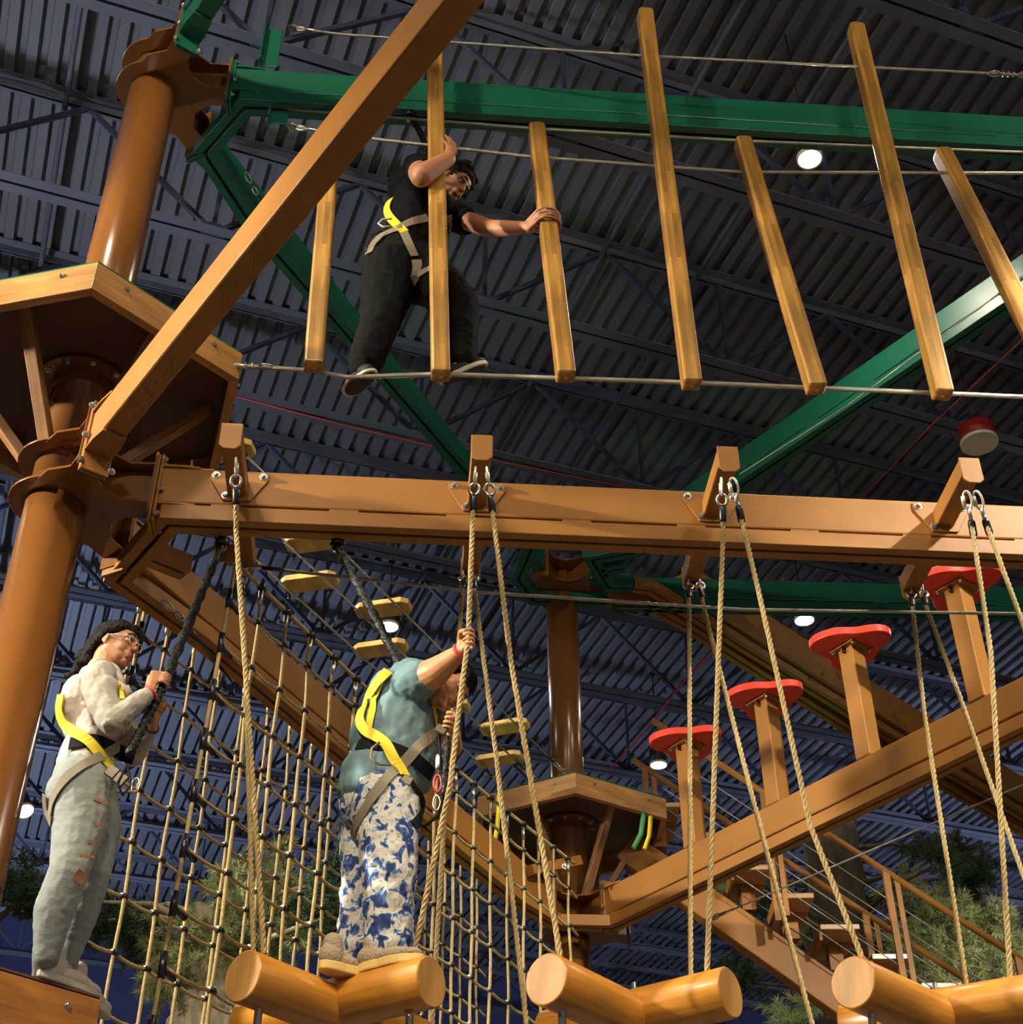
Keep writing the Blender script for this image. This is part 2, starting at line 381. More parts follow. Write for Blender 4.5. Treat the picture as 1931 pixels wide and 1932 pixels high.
def bolt(p, ax, par, s=1.):
    ax = nrm(ax); u = nrm(np.cross(ax, V(.3, .2, 1) if abs(ax[2]) < .9 else V(1, 0, 0))); w = np.cross(ax, u)
    return inst('bolt', BOLTM, p, par, rot=(u, w, ax), scale=s)
def beam(name, p0, az, L, z, m, label, start=.44, trackpts=None, trk=True, group=None):
    d = azd(az); q0 = p0+d*start; q1 = p0+d*L; zt = z+.092
    t = thing(name, (q0+q1)/2+V(0, 0, z+EYE), label, 'beam', group)
    mb = MB(); mb.bar(q0+V(0, 0, z+.19+EYE), q1+V(0, 0, z+.19+EYE), .104, .196); part('box_section', mb, m, t, bevel=.008)
    if trk:
        pts = trackpts or [q0, q1]; track('trolley_track', t, pts, z, m)
        mb = MB(); a = 0.12; s0 = start if not trackpts else start+.12
        while s0+a < L-.3:
            mb.bar(p0+d*(s0+a)+V(0, 0, z+.085+EYE), p0+d*(s0+a+.13)+V(0, 0, z+.085+EYE), .100, .016); a += .52
        part('spacer', mb, m, t)
    # end plates, gussets and bolts
    sd = np.cross(d, V(0, 0, 1))
    for kk, s0 in enumerate((start-.018, start)):
        mb = MB(); mb.box(p0+d*s0+V(0, 0, z+.17+EYE), d*.007, sd*.062, (0, 0, .185)); part('end_plate', mb, m, t, bevel=.003)
    for z0, s in ((z+.288, 1), (z+.088, -1)):
        c = p0+V(0, 0, z0+EYE); mb = MB()
        mb.prism([c+d*start+sd*.062, c+d*(start+.09)+sd*.062, c+d*(start+.17)+sd*.052, c+d*(start+.17)-sd*.052, c+d*(start+.09)-sd*.062, c+d*start-sd*.062], (0, 0, .01*s)); part('gusset_plate', mb, m, t)
    for dz in (.02, .155, .32):
        for s in (-1, 1): bolt(p0+d*(start+.007)+sd*.058*s*1.0+V(0, 0, z+dz+EYE)+sd*s*.012, d, t, .85)
    return t
def poly_track(name, par, pxs, z, m):
    return track(name, par, [Pz(x, y, z) for x, y in pxs], z, m)

def column(P, top, col_label, zs, arms, name='steel_column'):
    t = thing(name, P, col_label, 'column')
    mb = MB(); mb.cyl(P, P+V(0, 0, zs[0]+EYE+.19), RC, 40); part('shaft', mb, BROWN_D, t)
    mb = MB(); mb.cyl(P+V(0, 0, zs[0]+EYE+.19), P+V(0, 0, top+EYE), RC*.985, 40); part('shaft', mb, BROWN_D, t)
    mb = MB(); mb.lathe(P, [(RC+.10, 0), (RC+.10, .02), (.05, .02)], n=24); part('base_plate', mb, BROWN_D, t)
    for z in zs:
        for zz in (z+.085, z+.295):
            mb = MB(); c = P+V(0, 0, zz+EYE)
            mb.lathe(c, [(RC-.01, 0), (RC+.075, 0), (RC+.075, .012), (RC-.01, .012)], n=32, ring=True); cl = part('collar', mb, BROWN_D, t, bevel=.002)
            for ia, az in enumerate(arms):
                d = azd(az); sd = np.cross(d, V(0, 0, 1)); mb = MB(); c = P+V(0, 0, zz+EYE-.0015*(ia+1))
                mb.prism([c+d*.08+sd*.15, c+d*.22+sd*.13, c+d*.30+sd*.062, c+d*.415+sd*.062, c+d*.415-sd*.062, c+d*.30-sd*.062, c+d*.22-sd*.13, c+d*.08-sd*.15], (0, 0, .0115)); part('collar_arm', mb, BROWN_D, cl)
        for az in arms:
            d = azd(az); c = P+V(0, 0, z+.19+EYE); mb = MB(); mb.bar(c+d*.1, c+d*.412, .012, .20); mb.box(c+d*.414, d*.006, np.cross(d, V(0,0,1))*.07, (0, 0, .17)); w = part('hub_web', mb, BROWN_D, t)
    return t
TOPG = ZG+.40
column(A, TOPG, 'thick glossy brown steel column at the left edge', (ZB, ZG), (AZ1, AZ2, AZ3))
column(Cc, TOPG, 'farther brown steel column in the middle, behind the rope net', (ZB, ZG), (205.5, AZ3, 87))

dB = azd(AZ1)
pts1 = [Pz(x, y, ZB) for x, y in ((308, 1006), (222, 1099), (431, 1270))]
def along(P, az, s): return P+azd(az)*s
aL = along(A, AZ1, 6.4)
beam('steel_beam', A, AZ1, 6.2, ZB, BROWN, 'brown steel beam level across the frame, carrying the rope support arms',
     trackpts=[aL, along(A, AZ1, .50), pts1[1], along(A, AZ2, 1.1), along(Cc, 205.5, .95), Pz(1050, 1750, ZB), Pz(1158, 1752, ZB), along(Cc, AZ3, 1.25), along(Cc, AZ3, 5.6)])
bAC = beam('steel_beam', A, AZ2, 5.2, ZB, BROWN, 'brown steel beam running away to the far column behind the rope net', trk=False)
beam('steel_beam', Cc, AZ3, 5.6, ZB, BROWN, 'brown steel beam that the four red-topped posts stand on', trk=False)
beam('steel_beam', A, AZ3, 5.6, ZB, BROWN, 'brown steel beam crossing overhead diagonally from the left column to the top', trk=False)
def elbow(pxs, z, m, par, label=None):
    pts = [Pz(x, y, z) for x, y in pxs]; mb = MB(); strip(mb, pts, .0095, .088, z-.004, z+.082); strip(mb, pts, -.088, -.0095, z-.004, z+.082); part('track_elbow', mb, m, par, label, bevel=.004)
# short dead-end branch of the lower track at the left elbow
t = thing('track_branch', Pz(300, 1075, ZB), 'short brown dead-end trolley track at the elbow beside the left column', 'track')
track('trolley_track', t, [Pz(285, 1058, ZB), Pz(350, 1084, ZB)], ZB, BROWN)
mb = MB(); mb.bar(Pz(330, 1068, ZB+.1), Pz(352, 1078, ZB+.1), .10, .05); part('stop_plate', mb, BROWN, t, bevel=.004)
beam('steel_beam', A, AZ1, 6.2, ZG, GREEN, 'green steel beam level across the upper part, behind the hanging posts',
     trackpts=[along(A, AZ1, 6.4), along(A, AZ1, .52), Pz(386, 291, ZG), along(A, AZ2, 1.0), Pz(1004, 1036, ZG), Pz(978, 1094, ZG), Pz(1008, 1135, ZG), Pz(1145, 1140, ZG)])
bG = beam('steel_beam', A, AZ2, 5.2, ZG, GREEN, 'green steel beam running away from the upper left hub behind the climber', trk=False)
beam('steel_beam', Cc, 141, 5.6, ZG, GREEN, 'green steel beam rising to the right edge behind the hanging posts',
     trackpts=[along(Cc, 141, 5.6), along(Cc, 141, 1.0), Pz(1117, 1058, ZG), Pz(1150, 1111, ZG), Pz(1195, 1112, ZG)])
beam('steel_beam', A, AZ3, 5.6, ZG, GREEN, 'green steel beam leaving the top left hub towards the top edge', trk=False)
beam('steel_beam', Cc, 87, 6.0, ZG, GREEN, 'dark green beam just under the brown level beam, right of the far column')
# double-track brown beam going away behind the red-topped posts
t = thing('steel_beam', Pz(1600, 1340, ZG+.1), 'dark brown beam over a double track, behind the red-topped posts', 'beam')
q0, q1 = Pz(1290, 1150, ZG+.1), Pz(1990, 1575, ZG+.1); mb = MB(); mb.bar(q0+V(0, 0, .19), q1+V(0, 0, .19), .30, .36); part('box_section', mb, BROWN, t, bevel=.01)
track('trolley_track', t, [Pz(1145, 1140, ZG), Pz(1220, 1144, ZG), Pz(1300, 1188, ZG), Pz(1600, 1378, ZG), Pz(1990, 1608, ZG)], ZG, BROWN)
track('trolley_track', t, [Pz(1195, 1112, ZG), Pz(1230, 1116, ZG), Pz(1300, 1160, ZG), Pz(1600, 1345, ZG), Pz(1990, 1578, ZG)], ZG, BROWN)
t = thing('track_branch', Pz(1150, 1090, ZG), 'short green dead-end trolley track beside the far column top', 'track')
track('trolley_track', t, [Pz(1137, 1082, ZG), Pz(1178, 1073, ZG)], ZG, GREEN)

# rope support arms across the level brown beam
sB = np.cross(dB, V(0, 0, 1))               # towards the camera is sB*(sign)
if sB[1] > 0: sB = -sB
ARM = []
for i, (px, py) in enumerate(((440, 838), (908, 856), (1368, 878), (1818, 905))):
    near = Pz(px, py, 4.04); s = (near-A)@dB; c = A+dB*s+V(0, 0, 4.04+EYE)
    ln = (near-c)@sB; ln = .44; far_ = -.46
    t = thing('support_arm', c, ['brown square support arm nearest the left column, across the level beam', 'brown square support arm above the child in blue', 'brown square support arm third from the left on the level beam', 'brown square support arm at the right end of the level beam, in bright light'][i], 'support arm', 'support arms on the level brown beam')
    mb = MB(); mb.bar(c+sB*.05, c+sB*ln, .085, .085); part('near_tube', mb, BROWN, t, bevel=.006)
    mb = MB(); mb.bar(c+sB*far_, c-sB*.05, .085, .085); part('far_tube', mb, BROWN, t, bevel=.006)
    for s2, e in ((1, ln), (-1, far_)):
        q = c+sB*(e+(.004 if s2 > 0 else -.004)); mb = MB(); w = dB*.047; r = .03
        mb.prism([q-w+V(0,0,.046), q+w+V(0,0,.046), q+w-V(0,0,.075), q+w*.5-V(0,0,.095), q-w*.5-V(0,0,.095), q-w-V(0,0,.075)], sB*.008*s2); part('end_plate', mb, BROWN, t, bevel=.004)
    q = c+sB*.053; mb = MB()
    mb.prism([q-dB*.13+V(0,0,.09), q+dB*.13+V(0,0,.09), q+dB*.13+V(0,0,.05), q+dB*.06-V(0,0,.07), q-dB*.06-V(0,0,.07), q-dB*.13+V(0,0,.05)], sB*.009); part('mounting_plate', mb, BROWN, t, bevel=.003)
    for x, z in ((-.105, .068), (.105, .068), (-.05, -.045)): bolt(q+sB*.009+dB*x+V(0, 0, z), sB, t, .9)
    ARM.append((c+sB*ln, c+sB*far_))

# brackets on the beams
def bracket(p, d, m, label, h=.16):
    t = thing('cable_bracket', p, label, 'bracket'); sd = np.cross(d, V(0, 0, 1))
    mb = MB(); mb.prism([p-d*.05, p+d*.05, p+d*.05+V(0,0,h), p-d*.05+V(0,0,h)], sd*.008); part('plate', mb, m, t, bevel=.003)
    mb = MB(); mb.prism([p-d*.05, p-d*.05+sd*.07, p-d*.05+sd*.07+V(0,0,h), p-d*.05+V(0,0,h)], d*.008); part('flange', mb, m, t, bevel=.003)
    bolt(p-sd*.0+V(0, 0, .03), -sd, t, .8); return t
bracket(Pz(382, 902, 4.15), dB, BROWN, 'small brown bracket on top of the level beam near the left column', .05)
bracket(Py(507, 128, 5.15), dB, GREEN, 'tall green cable bracket standing on the upper green beam', .36)
bracket(Py(524, 236, 5.15), dB, GREEN, 'green cable bracket hanging under the upper green beam', .10)
bracket(Pz(425, 1062, 3.78), dB, BROWN, 'dark brown cable bracket under the level beam beside the first rope', .10)

t = thing('clamp_tab', Py(352, 985, 5.13), 'small brown bolted tab joining the level beam and its track near the left column', 'clamp tab')
p = Py(352, 968, 5.135); mb = MB(); mb.box(p, dB*.030, V(0, .006, 0), (0, 0, .055)); part('tab_plate', mb, BROWN, t, bevel=.004); bolt(p+V(0, -.006, .025), V(0, -1, 0), t, .9)
# ------------------------------------------------------------------ platforms
def hexpts(P, R, rot, z): return [P+azd(rot+60*i)*R+V(0, 0, z+EYE) for i in range(6)]
def platform(P, R, rot, z, label, ztop_strut, hf=.16, struts=True, bm=None):
    t = thing('hexagonal_platform', P+V(0, 0, z+EYE-.2), label, 'platform')
    top = hexpts(P, R, rot, z); inn = hexpts(P, R-.05, rot, z)
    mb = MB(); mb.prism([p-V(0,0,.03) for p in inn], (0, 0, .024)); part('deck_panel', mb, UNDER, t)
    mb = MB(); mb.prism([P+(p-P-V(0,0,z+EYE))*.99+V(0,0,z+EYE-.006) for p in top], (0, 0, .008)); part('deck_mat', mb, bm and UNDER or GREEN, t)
    for i in range(6):
        a, b = top[i], top[(i+1) % 6]; d = nrm(b-a); ai, bi = inn[i], inn[(i+1) % 6]; L = np.linalg.norm(b-a); mid = (a+b)/2
        sd = nrm(np.cross(d, V(0,0,1)));
        if (mid-P-V(0,0,z+EYE))@sd < 0: sd = -sd
        mb = MB(); h = L/2
        # board local frame: x along board
        vs = []
        for (x0, y0, z0) in ((-h, 0, 0), (h, 0, 0), (h-.026, -.045, 0), (-h+.026, -.045, 0), (-h, 0, -hf), (h, 0, -hf), (h-.026, -.045, -hf), (-h+.026, -.045, -hf)): vs.append((x0, y0, z0))
        mb.add(vs, [(0,1,2,3), (7,6,5,4), (0,4,5,1), (1,5,6,2), (2,6,7,3), (3,7,4,0)])
        me = mb.mesh('fascia_board', bm or PLYW); o = inst('fascia_board', me, mid-V(0,0,.012), t, rot=(d, sd, V(0,0,1))); bev(o, .003)
        for x in (-.3, .3): bolt(mid+d*x*L+sd*.001-V(0,0,.05+.012), sd, o_root(o, t), .6)
    mb = MB(); c = P+V(0, 0, z-.058+EYE); mb.lathe(c, [(RC, 0), (RC+.085, 0), (RC+.085, .014), (RC, .014)], n=32, ring=True); part('flange_ring', mb, BROWN_D, t)
    mb = MB(); mb.lathe(c-V(0,0,.06), [(RC+.002, 0), (RC+.016, 0), (RC+.016, .07), (RC+.002, .07)], n=32, ring=True); part('clamp_ring', mb, BROWN_D, t)
    for i in range(10):
        q = azd(36*i+10); bolt(c+q*(RC+.055), (0, 0, -1), t, .8)
    if struts:
        for i in range(6):
            q0 = P+azd(rot+60*i+30)*R*.74+V(0, 0, z+EYE-.04); q1 = P+azd(rot+60*i+30)*(RC+.05)+V(0, 0, ztop_strut+EYE)
            d = nrm(q0-q1); L = np.linalg.norm(q0-q1); mb = MB(); w = .03
            mb.add([(x*w, y*w*.8, zz) for zz in (0, L) for x, y in ((-1,-1),(1,-1),(1,1),(-1,1))], [(0,3,2,1),(4,5,6,7),(0,1,5,4),(1,2,6,5),(2,3,7,6),(3,0,4,7)])
            me = mb.mesh('strut', STRUTW); u = nrm(np.cross(d, azd(rot+60*i+30))); w2 = np.cross(d, u)
            o = inst('strut', me, q1, t, rot=(u, w2, d)); bev(o, .005)
    return t
def o_root(o, t): return t
ZP2A, ZP1, ZP2C = 4.70, 1.72, 4.86
platform(A, .79, 163, ZP2A, 'hexagonal wooden platform round the left column, seen from below', ZB+.31)
platform(Cc, .80, 178, ZP2C, 'smaller-looking hexagonal wooden platform round the far column', ZB+.31)
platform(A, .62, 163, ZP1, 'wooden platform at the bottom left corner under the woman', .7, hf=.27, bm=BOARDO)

t = thing('support_arm', Py(1045, 1640, 9.6), 'short brown arm on the far column holding the end of the net', 'support arm')
mb = MB(); mb.bar(Py(1000, 1642, 9.35), Py(1092, 1624, 9.75), .07, .07); part('tube', mb, BROWN, t, bevel=.006); bolt(Py(1066, 1634, 9.50), V(.2, -1, 0), t, 1.)
# ------------------------------------------------------------------ small rigging shapes
def fit_mesh():
    """shackle + eye + swage sleeve, along +z from 0 (anchor) to .20 (cable)"""
    m = MB()
    m.torus((0, 0, .022), (0, 1, 0), .017, .0045, u=(0, 0, 1), sx=1.4)
    m.torus((0, 0, .062), (1, 0, 0), .015, .0045, u=(0, 0, 1), sx=1.5)
    m.lathe((0, 0, .085), [(.004, 0), (.010, .006), (.010, .05), (.007, .055), (.007, .10)], n=10)
    m.lathe((-.022, 0, .022), [(.006, 0), (.006, .044)], ax=(1, 0, 0), n=8)
    return m
FIT = fit_mesh().mesh('end_fitting', ZINC)
sl = MB(); sl.lathe((0, 0, .12), [(.0085, 0), (.0085, .10)], n=10); SLV = sl.mesh('black_sleeve', BLACK)
def frame_z(d):
    d = nrm(d); u = nrm(np.cross(d, V(0, 0, 1) if abs(d[2]) < .9 else V(1, 0, 0))); return (u, np.cross(d, u), d)
def cable(pts, r, label, mat_=CABLE, ends=(True, True), sleeve=False, name='steel_cable', group=None, cat='cable'):
    pts = [np.array(p, float) for p in pts]
    t = thing(name, pts[0], label, cat, group)
    mb = MB(); mb.tube(pts, r, 6); part('strand', mb, mat_, t)
    for e, a, b in ((ends[0], pts[0], pts[1]), (ends[1], pts[-1], pts[-2])):
        if e:
            f = inst('end_fitting', FIT, a, t, rot=frame_z(b-a), scale=1.15)
            if sleeve: inst('black_sleeve', SLV, a, t, rot=frame_z(b-a), scale=1.2)
    return t
def sagpts(a, b, sag, n=12):
    a = np.array(a); b = np.array(b); return [a+(b-a)*i/n-V(0, 0, sag*4*(i/n)*(1-i/n)) for i in range(n+1)]
# carabiner + thimble at the top of a rope, along -z from 0
cb = MB(); cb.torus((0, 0, -.045), (0, 1, 0), .017, .0055, u=(0, 0, 1), sx=2.4, n=20)
cb.lathe((.0165, 0, -.068), [(.0095, 0), (.0095, .045)], n=10)
CARA = cb.mesh('carabiner', mat('cream_zinc', (.80, .76, .62), .35, metal=.6))
th = MB(); th.torus((0, 0, -.105), (1, 0, 0), .021, .0075, u=(0, 0, 1), sx=1.25, n=16); THIM = th.mesh('thimble', ZINC)
sk = MB(); sk.lathe((0, 0, -.205), [(.013, 0), (.0165, .01), (.0165, .062), (.012, .075)], n=12); SLEEVE = sk.mesh('black_crimp_sleeve', BLACK)
def rope3(mb, pts, r, pitch=.026, sides=5):
    """three strand laid rope through pts"""
    P = [np.array(p, float) for p in pts]; seg = [np.linalg.norm(P[i+1]-P[i]) for i in range(len(P)-1)]; L = sum(seg)
    n = max(2, int(L/pitch*3.2)); cum = np.concatenate([[0], np.cumsum(seg)])
    fr = []; u = None
    for i in range(n+1):
        s = L*i/n; k = min(len(seg)-1, int(np.searchsorted(cum, s, 'right')-1)); k = max(0, k)
        p = P[k]+(P[k+1]-P[k])*((s-cum[k])/seg[k]); t = nrm(P[k+1]-P[k])
        if u is None: u = nrm(np.cross(t, V(0.3, 1, .1)))
        u = nrm(u-t*(u@t)); fr.append((p, t, u, np.cross(t, u), s))
    for st in range(3):
        mb.tube([p+r*.52*(math.cos(2*PI*(s/pitch/1.0/3*1.0+st/3))*u_+math.sin(2*PI*(s/pitch/3+st/3))*w) for p, t, u_, w, s in fr], r*.56, sides, caps=False)
def hang_rope(pts, label, r=.0108, top=True, group=None):
    """pts from the anchor down; the top carries carabiner, thimble and sleeve"""
    pts = [np.array(p, float) for p in pts]
    t = thing('suspension_rope', pts[0], label, 'rope', group)
    d = nrm(pts[1]-pts[0])
    if top:
        rz = frame_z(-d)
        inst('carabiner', CARA, pts[0], t, rot=rz); inst('thimble', THIM, pts[0], t, rot=rz); inst('crimp_sleeve', SLEEVE, pts[0], t, rot=rz)
        q = [pts[0]+d*.20]+pts[1:]
    else: q = pts
    mb = MB(); rope3(mb, q, r); part('laid_rope', mb, ROPE, t); return t

# ------------------------------------------------------------------ upper course: hanging posts
ZF = 4.60
PW = .088
def post(b, tp, label, hang):
    p0 = Pz(b[0], b[1], ZF-.06)
    if hang == 'near':
        lo, hi = 3., 12.
        for _ in range(50):
            m = (lo+hi)/2; q = np.array([p0[0], p0[1], m+EYE])-CAM0
            yy = CY-F_PX*(q@CU)/(q@_F)
            if yy > tp[1]: lo = m
            else: hi = m
        p1 = V(p0[0], p0[1], lo+EYE); off = V(0, -.055, 0); r1 = Py(tp[0], tp[1], p0[1]); p1 = V(r1[0], p1[1], r1[2])+off
    else:
        p1 = Py(tp[0], tp[1], p0[1]+.03); off = V(0, 0, 0)
    p0 = p0+V(0, -.02, 0)
    t = thing('hanging_post', p0, label, 'wooden post', 'square hanging posts of the upper rope bridge')
    d = nrm(p1-p0); L = np.linalg.norm(p1-p0); u = nrm(dB-d*(dB@d)); w = np.cross(d, u); h = PW/2
    mb = MB(); vs = []
    for zz, k in ((0, h), (L-.02, h), (L, h-.018)):
        for x, y in ((-1,-1),(1,-1),(1,1),(-1,1)): vs.append((x*k, y*k, zz))
    mb.add(vs, [(0,3,2,1), (8,9,10,11)]+[(a, (a+1)%4+(a//4)*4, (a+1)%4+4+(a//4)*4, a+4) for a in range(8)])
    o = inst('timber', mb.mesh('timber', POSTW), p0, t, rot=(u, w, d)); bev(o, .013, 3)
    bolt(p0-d*.0, -d, t, .45)
    return p0, p1, u
posts = [((593, 700), (626, 268), 'leftmost short hanging post, its top behind the diagonal brown beam', 'far'),
         ((832, 716), (820, 70), 'tall hanging post that the climber in black hugs', 'near'),
         ((1068, 718), (1012, 238), 'short hanging post that the climber grips with an outstretched hand', 'far'),
         ((1305, 733), (1215, 38), 'tall hanging post reaching highest near the middle of the bridge', 'near'),
         ((1540, 741), (1400, 264), 'short hanging post just left of the large bright lamp', 'far'),
         ((1778, 752), (1610, 65), 'tall hanging post just right of the large bright lamp', 'near'),
         ((2013, 764), (1775, 285), 'short hanging post at the right edge with one brightly lit side', 'far')]
PO = [post(*a) for a in posts]
def rod_at(px, py, y, par_label): pass
cable([Py(545, 52, 4.97), Py(640, 65, 4.97), Py(1205, 105, 4.97), Py(1931, 142, 5.06), Py(2100, 150, 5.08)], .0075, 'topmost steel cable passing through the tall posts', ends=(True, False), sleeve=False)
cable([Py(520, 205, 5.17), Py(1012, 243, 5.12), Py(1400, 266, 5.2), Py(1935, 288, 5.28)], .008, 'steel cable along the lower edge of the upper green beam', ends=(False, False))
cable([Py(545, 239, 5.0), Py(700, 262, 4.98), Py(1000, 296, 5.0), Py(1400, 325, 5.08), Py(1931, 327, 5.2)], .009, 'steel hand cable crossing in front of the short posts', ends=(True, False))
cable([Pz(402, 687, ZF)]+[Pz(px, py, ZF) for px, py in ((593, 700), (655, 712), (832, 706), (1305, 722), (1935, 749))], .0115, 'tan-grey foot cable under the feet of the climber in black', ends=(True, False), sleeve=True, name='foot_cable')
# turnbuckle at the right end of the top cable and at the foot cable
def turnbuckle(p, d, label):
    t = thing('cable_clamp', p, label, 'cable clamp'); rz = frame_z(d)
    u, w, dd = rz
    for i in range(3):
        c = np.array(p)+dd*(.03*i); mb = MB(); mb.torus(c, dd, .014, .004, n=12, k=5); mb.cyl(c+u*.012-w*.014, c+u*.012+w*.02, .004, 6); part('u_bolt', mb, ZINC, t)
    for e in (-.05, .12): mb = MB(); mb.torus(np.array(p)+dd*e, w, .018, .005, u=dd, sx=1.8); part('thimble', mb, ZINC, t)
turnbuckle(Py(1893, 140, 5.05), V(1, .05, 0), 'zinc cable clamp at the top right edge')
turnbuckle(Pz(452, 691, ZF), V(1, .05, 0), 'zinc cable clamp beside the upper platform edge')

# ------------------------------------------------------------------ log steps
ZL = 1.77; LR = .090
def logstep(c1, c2, cx, label):
    a = Pz(*c1, ZL); b = Pz(*c2, ZL); X = (a+b)/2; Xp = Pz(*cx, ZL)
    X = Xp; ca, cb_ = 2*X-a, 2*X-b
    t = thing('log_step', X-V(0, 0, .1), label, 'log step', 'crossed log steps of the lower rope bridge')
    for (p, q, dz) in ((a, ca, -.012), (b, cb_, .012)):
        d = nrm(q-p); L = np.linalg.norm(q-p); mb = MB(); n = 36
        prof = [(0, LR-.006), (.006, LR), (L-.006, LR), (L, LR-.006)]; vs = []
        for x, r in prof:
            for k in range(n): vs.append((x, r*math.cos(2*PI*k/n), r*math.sin(2*PI*k/n)))
        fs = [(i*n+k, i*n+(k+1) % n, (i+1)*n+(k+1) % n, (i+1)*n+k) for i in range(3) for k in range(n)]
        mb.add(vs, fs, 0, True); mb.f += [list(range(n))[::-1], list(range(3*n, 4*n))]; mb.mi += [1, 1]; mb.sm += [False, False]
        u = nrm(np.cross(V(0, 0, 1), d)); w = np.cross(d, u)
        me = mb.mesh('log', [LOGW, ENDW]); inst('log', me, p+V(0, 0, dz), t, rot=(d, u, w))
    mb = MB(); mb.cyl(X+V(0, -.0, -.13), X+V(0, 0, .13), .009, 8); part('bolt_rod', mb, ZINC, t)
    tips = []
    for p in (a, b, ca, cb_):
        q = p+nrm(X-p)*.09; tips.append(q)
        mb = MB(); mb.lathe(q-V(0, 0, LR+.075), [(.006, 0), (.014, .004), (.014, .07), (.017, .075)], n=12); part('end_stop', mb, ZINC, t)
    return tips
T1 = logstep((458, 1834), (815, 1858), (632, 1901), 'crossed log step under the boy\'s shoes')
T2 = logstep((1030, 1840), (1380, 1878), (1200, 1920), 'crossed log step in the bottom middle with its left round end facing the camera')
T3 = logstep((1608, 1846), (1965, 1890), (1775, 1920), 'crossed log step at the bottom right corner')
T0x = Pz(255, 1880, ZL)
# ropes: near arms
def armpt(i, near, px, py):
    c = ARM[i][0 if near else 1]; return Py(px, py, c[1]-(.012 if near else -.012))
RG = 'laid ropes hanging from the support arms'
up = V(0, 0, LR)
hang_rope([armpt(0, 1, 446, 862), Py(446, 1000, 4.84), T1[0]+V(-.00, 0, .09)], 'rope hanging straight down from the first support arm to the left log end', group=RG)
K = lambda px, py, y: Py(px, py, y)
hang_rope([armpt(1, 1, 898, 880), K(893, 960, 4.85), K(884, 1205, 4.83), K(866, 1340, 4.84), K(850, 1480, 4.85), T1[1]+up], 'rope gripped by the boy\'s raised hand, from the near end of the second arm', group=RG)
hang_rope([armpt(1, 1, 918, 880), K(929, 960, 4.86), K(965, 1250, 4.9), T2[0]+up], 'rope from the second arm\'s near end, right strand, to the middle log end', group=RG)
hang_rope([armpt(2, 1, 1361, 900), K(1365, 1000, 4.95), T2[1]+up], 'rope hanging straight from the third arm to the right end of the middle log step', group=RG)
hang_rope([armpt(2, 1, 1381, 900), K(1398, 975, 4.95), K(1435, 1130, 4.95), K(1530, 1560, 5.0), T3[0]+up], 'rope slanting right from the near end of the third arm', group=RG)
hang_rope([armpt(3, 1, 1822, 925), K(1834, 990, 5.05), K(1870, 1230, 5.06), T3[1]+up], 'rope from the near end of the fourth arm, left strand, by the right edge', group=RG)
hang_rope([armpt(3, 1, 1840, 925), K(1862, 990, 5.05), K(1935, 1190, 5.06), Py(2150, 1800, 5.1)], 'rope leaving the right edge from the fourth arm', group=RG)
# far arms
hang_rope([armpt(0, 0, 455, 1062), K(465, 1300, 5.6), K(478, 1780, 5.6), Py(480, 1990, 5.6)], 'rope behind the first rope, hanging from the far end of the first arm', group=RG)
hang_rope([armpt(1, 0, 876, 1070), K(873, 1120, 5.62), K(862, 1260, 5.6), K(840, 1520, 5.6), K(815, 1940, 5.6)], 'rope behind the boy\'s face from the far end of the second arm', group=RG)
hang_rope([armpt(1, 0, 890, 1070), K(897, 1120, 5.62), K(936, 1420, 5.6), K(997, 1960, 5.6)], 'rope from the far end of the second arm slanting to the middle', group=RG)
hang_rope([armpt(2, 0, 1299, 1082), K(1301, 1150, 5.7), K(1304, 1960, 5.7)], 'vertical rope left of the red-topped posts\' beam, from the far end of the third arm', group=RG)
hang_rope([armpt(2, 0, 1317, 1082), K(1328, 1145, 5.7), K(1440, 1580, 5.7), K(1540, 1960, 5.7)], 'rope slanting right from the far end of the third arm', group=RG)
hang_rope([armpt(3, 0, 1717, 1098), K(1724, 1160, 5.8), K(1745, 1350, 5.8), K(1840, 1960, 5.8)], 'rope from the far end of the fourth arm in front of the large red disc', group=RG)
hang_rope([armpt(3, 0, 1737, 1098), K(1750, 1150, 5.8), K(1810, 1310, 5.8), K(1931, 1650, 5.8), K(2040, 1960, 5.8)], 'rope from the far end of the fourth arm slanting to the right edge', group=RG)
cable([K(432, 1064, 5.52), K(900, 1117, 5.52), K(1400, 1150, 5.6), K(1935, 1158, 5.7)], .0085, 'steel safety cable crossing just below the level brown beam', ends=(True, False), sleeve=True)

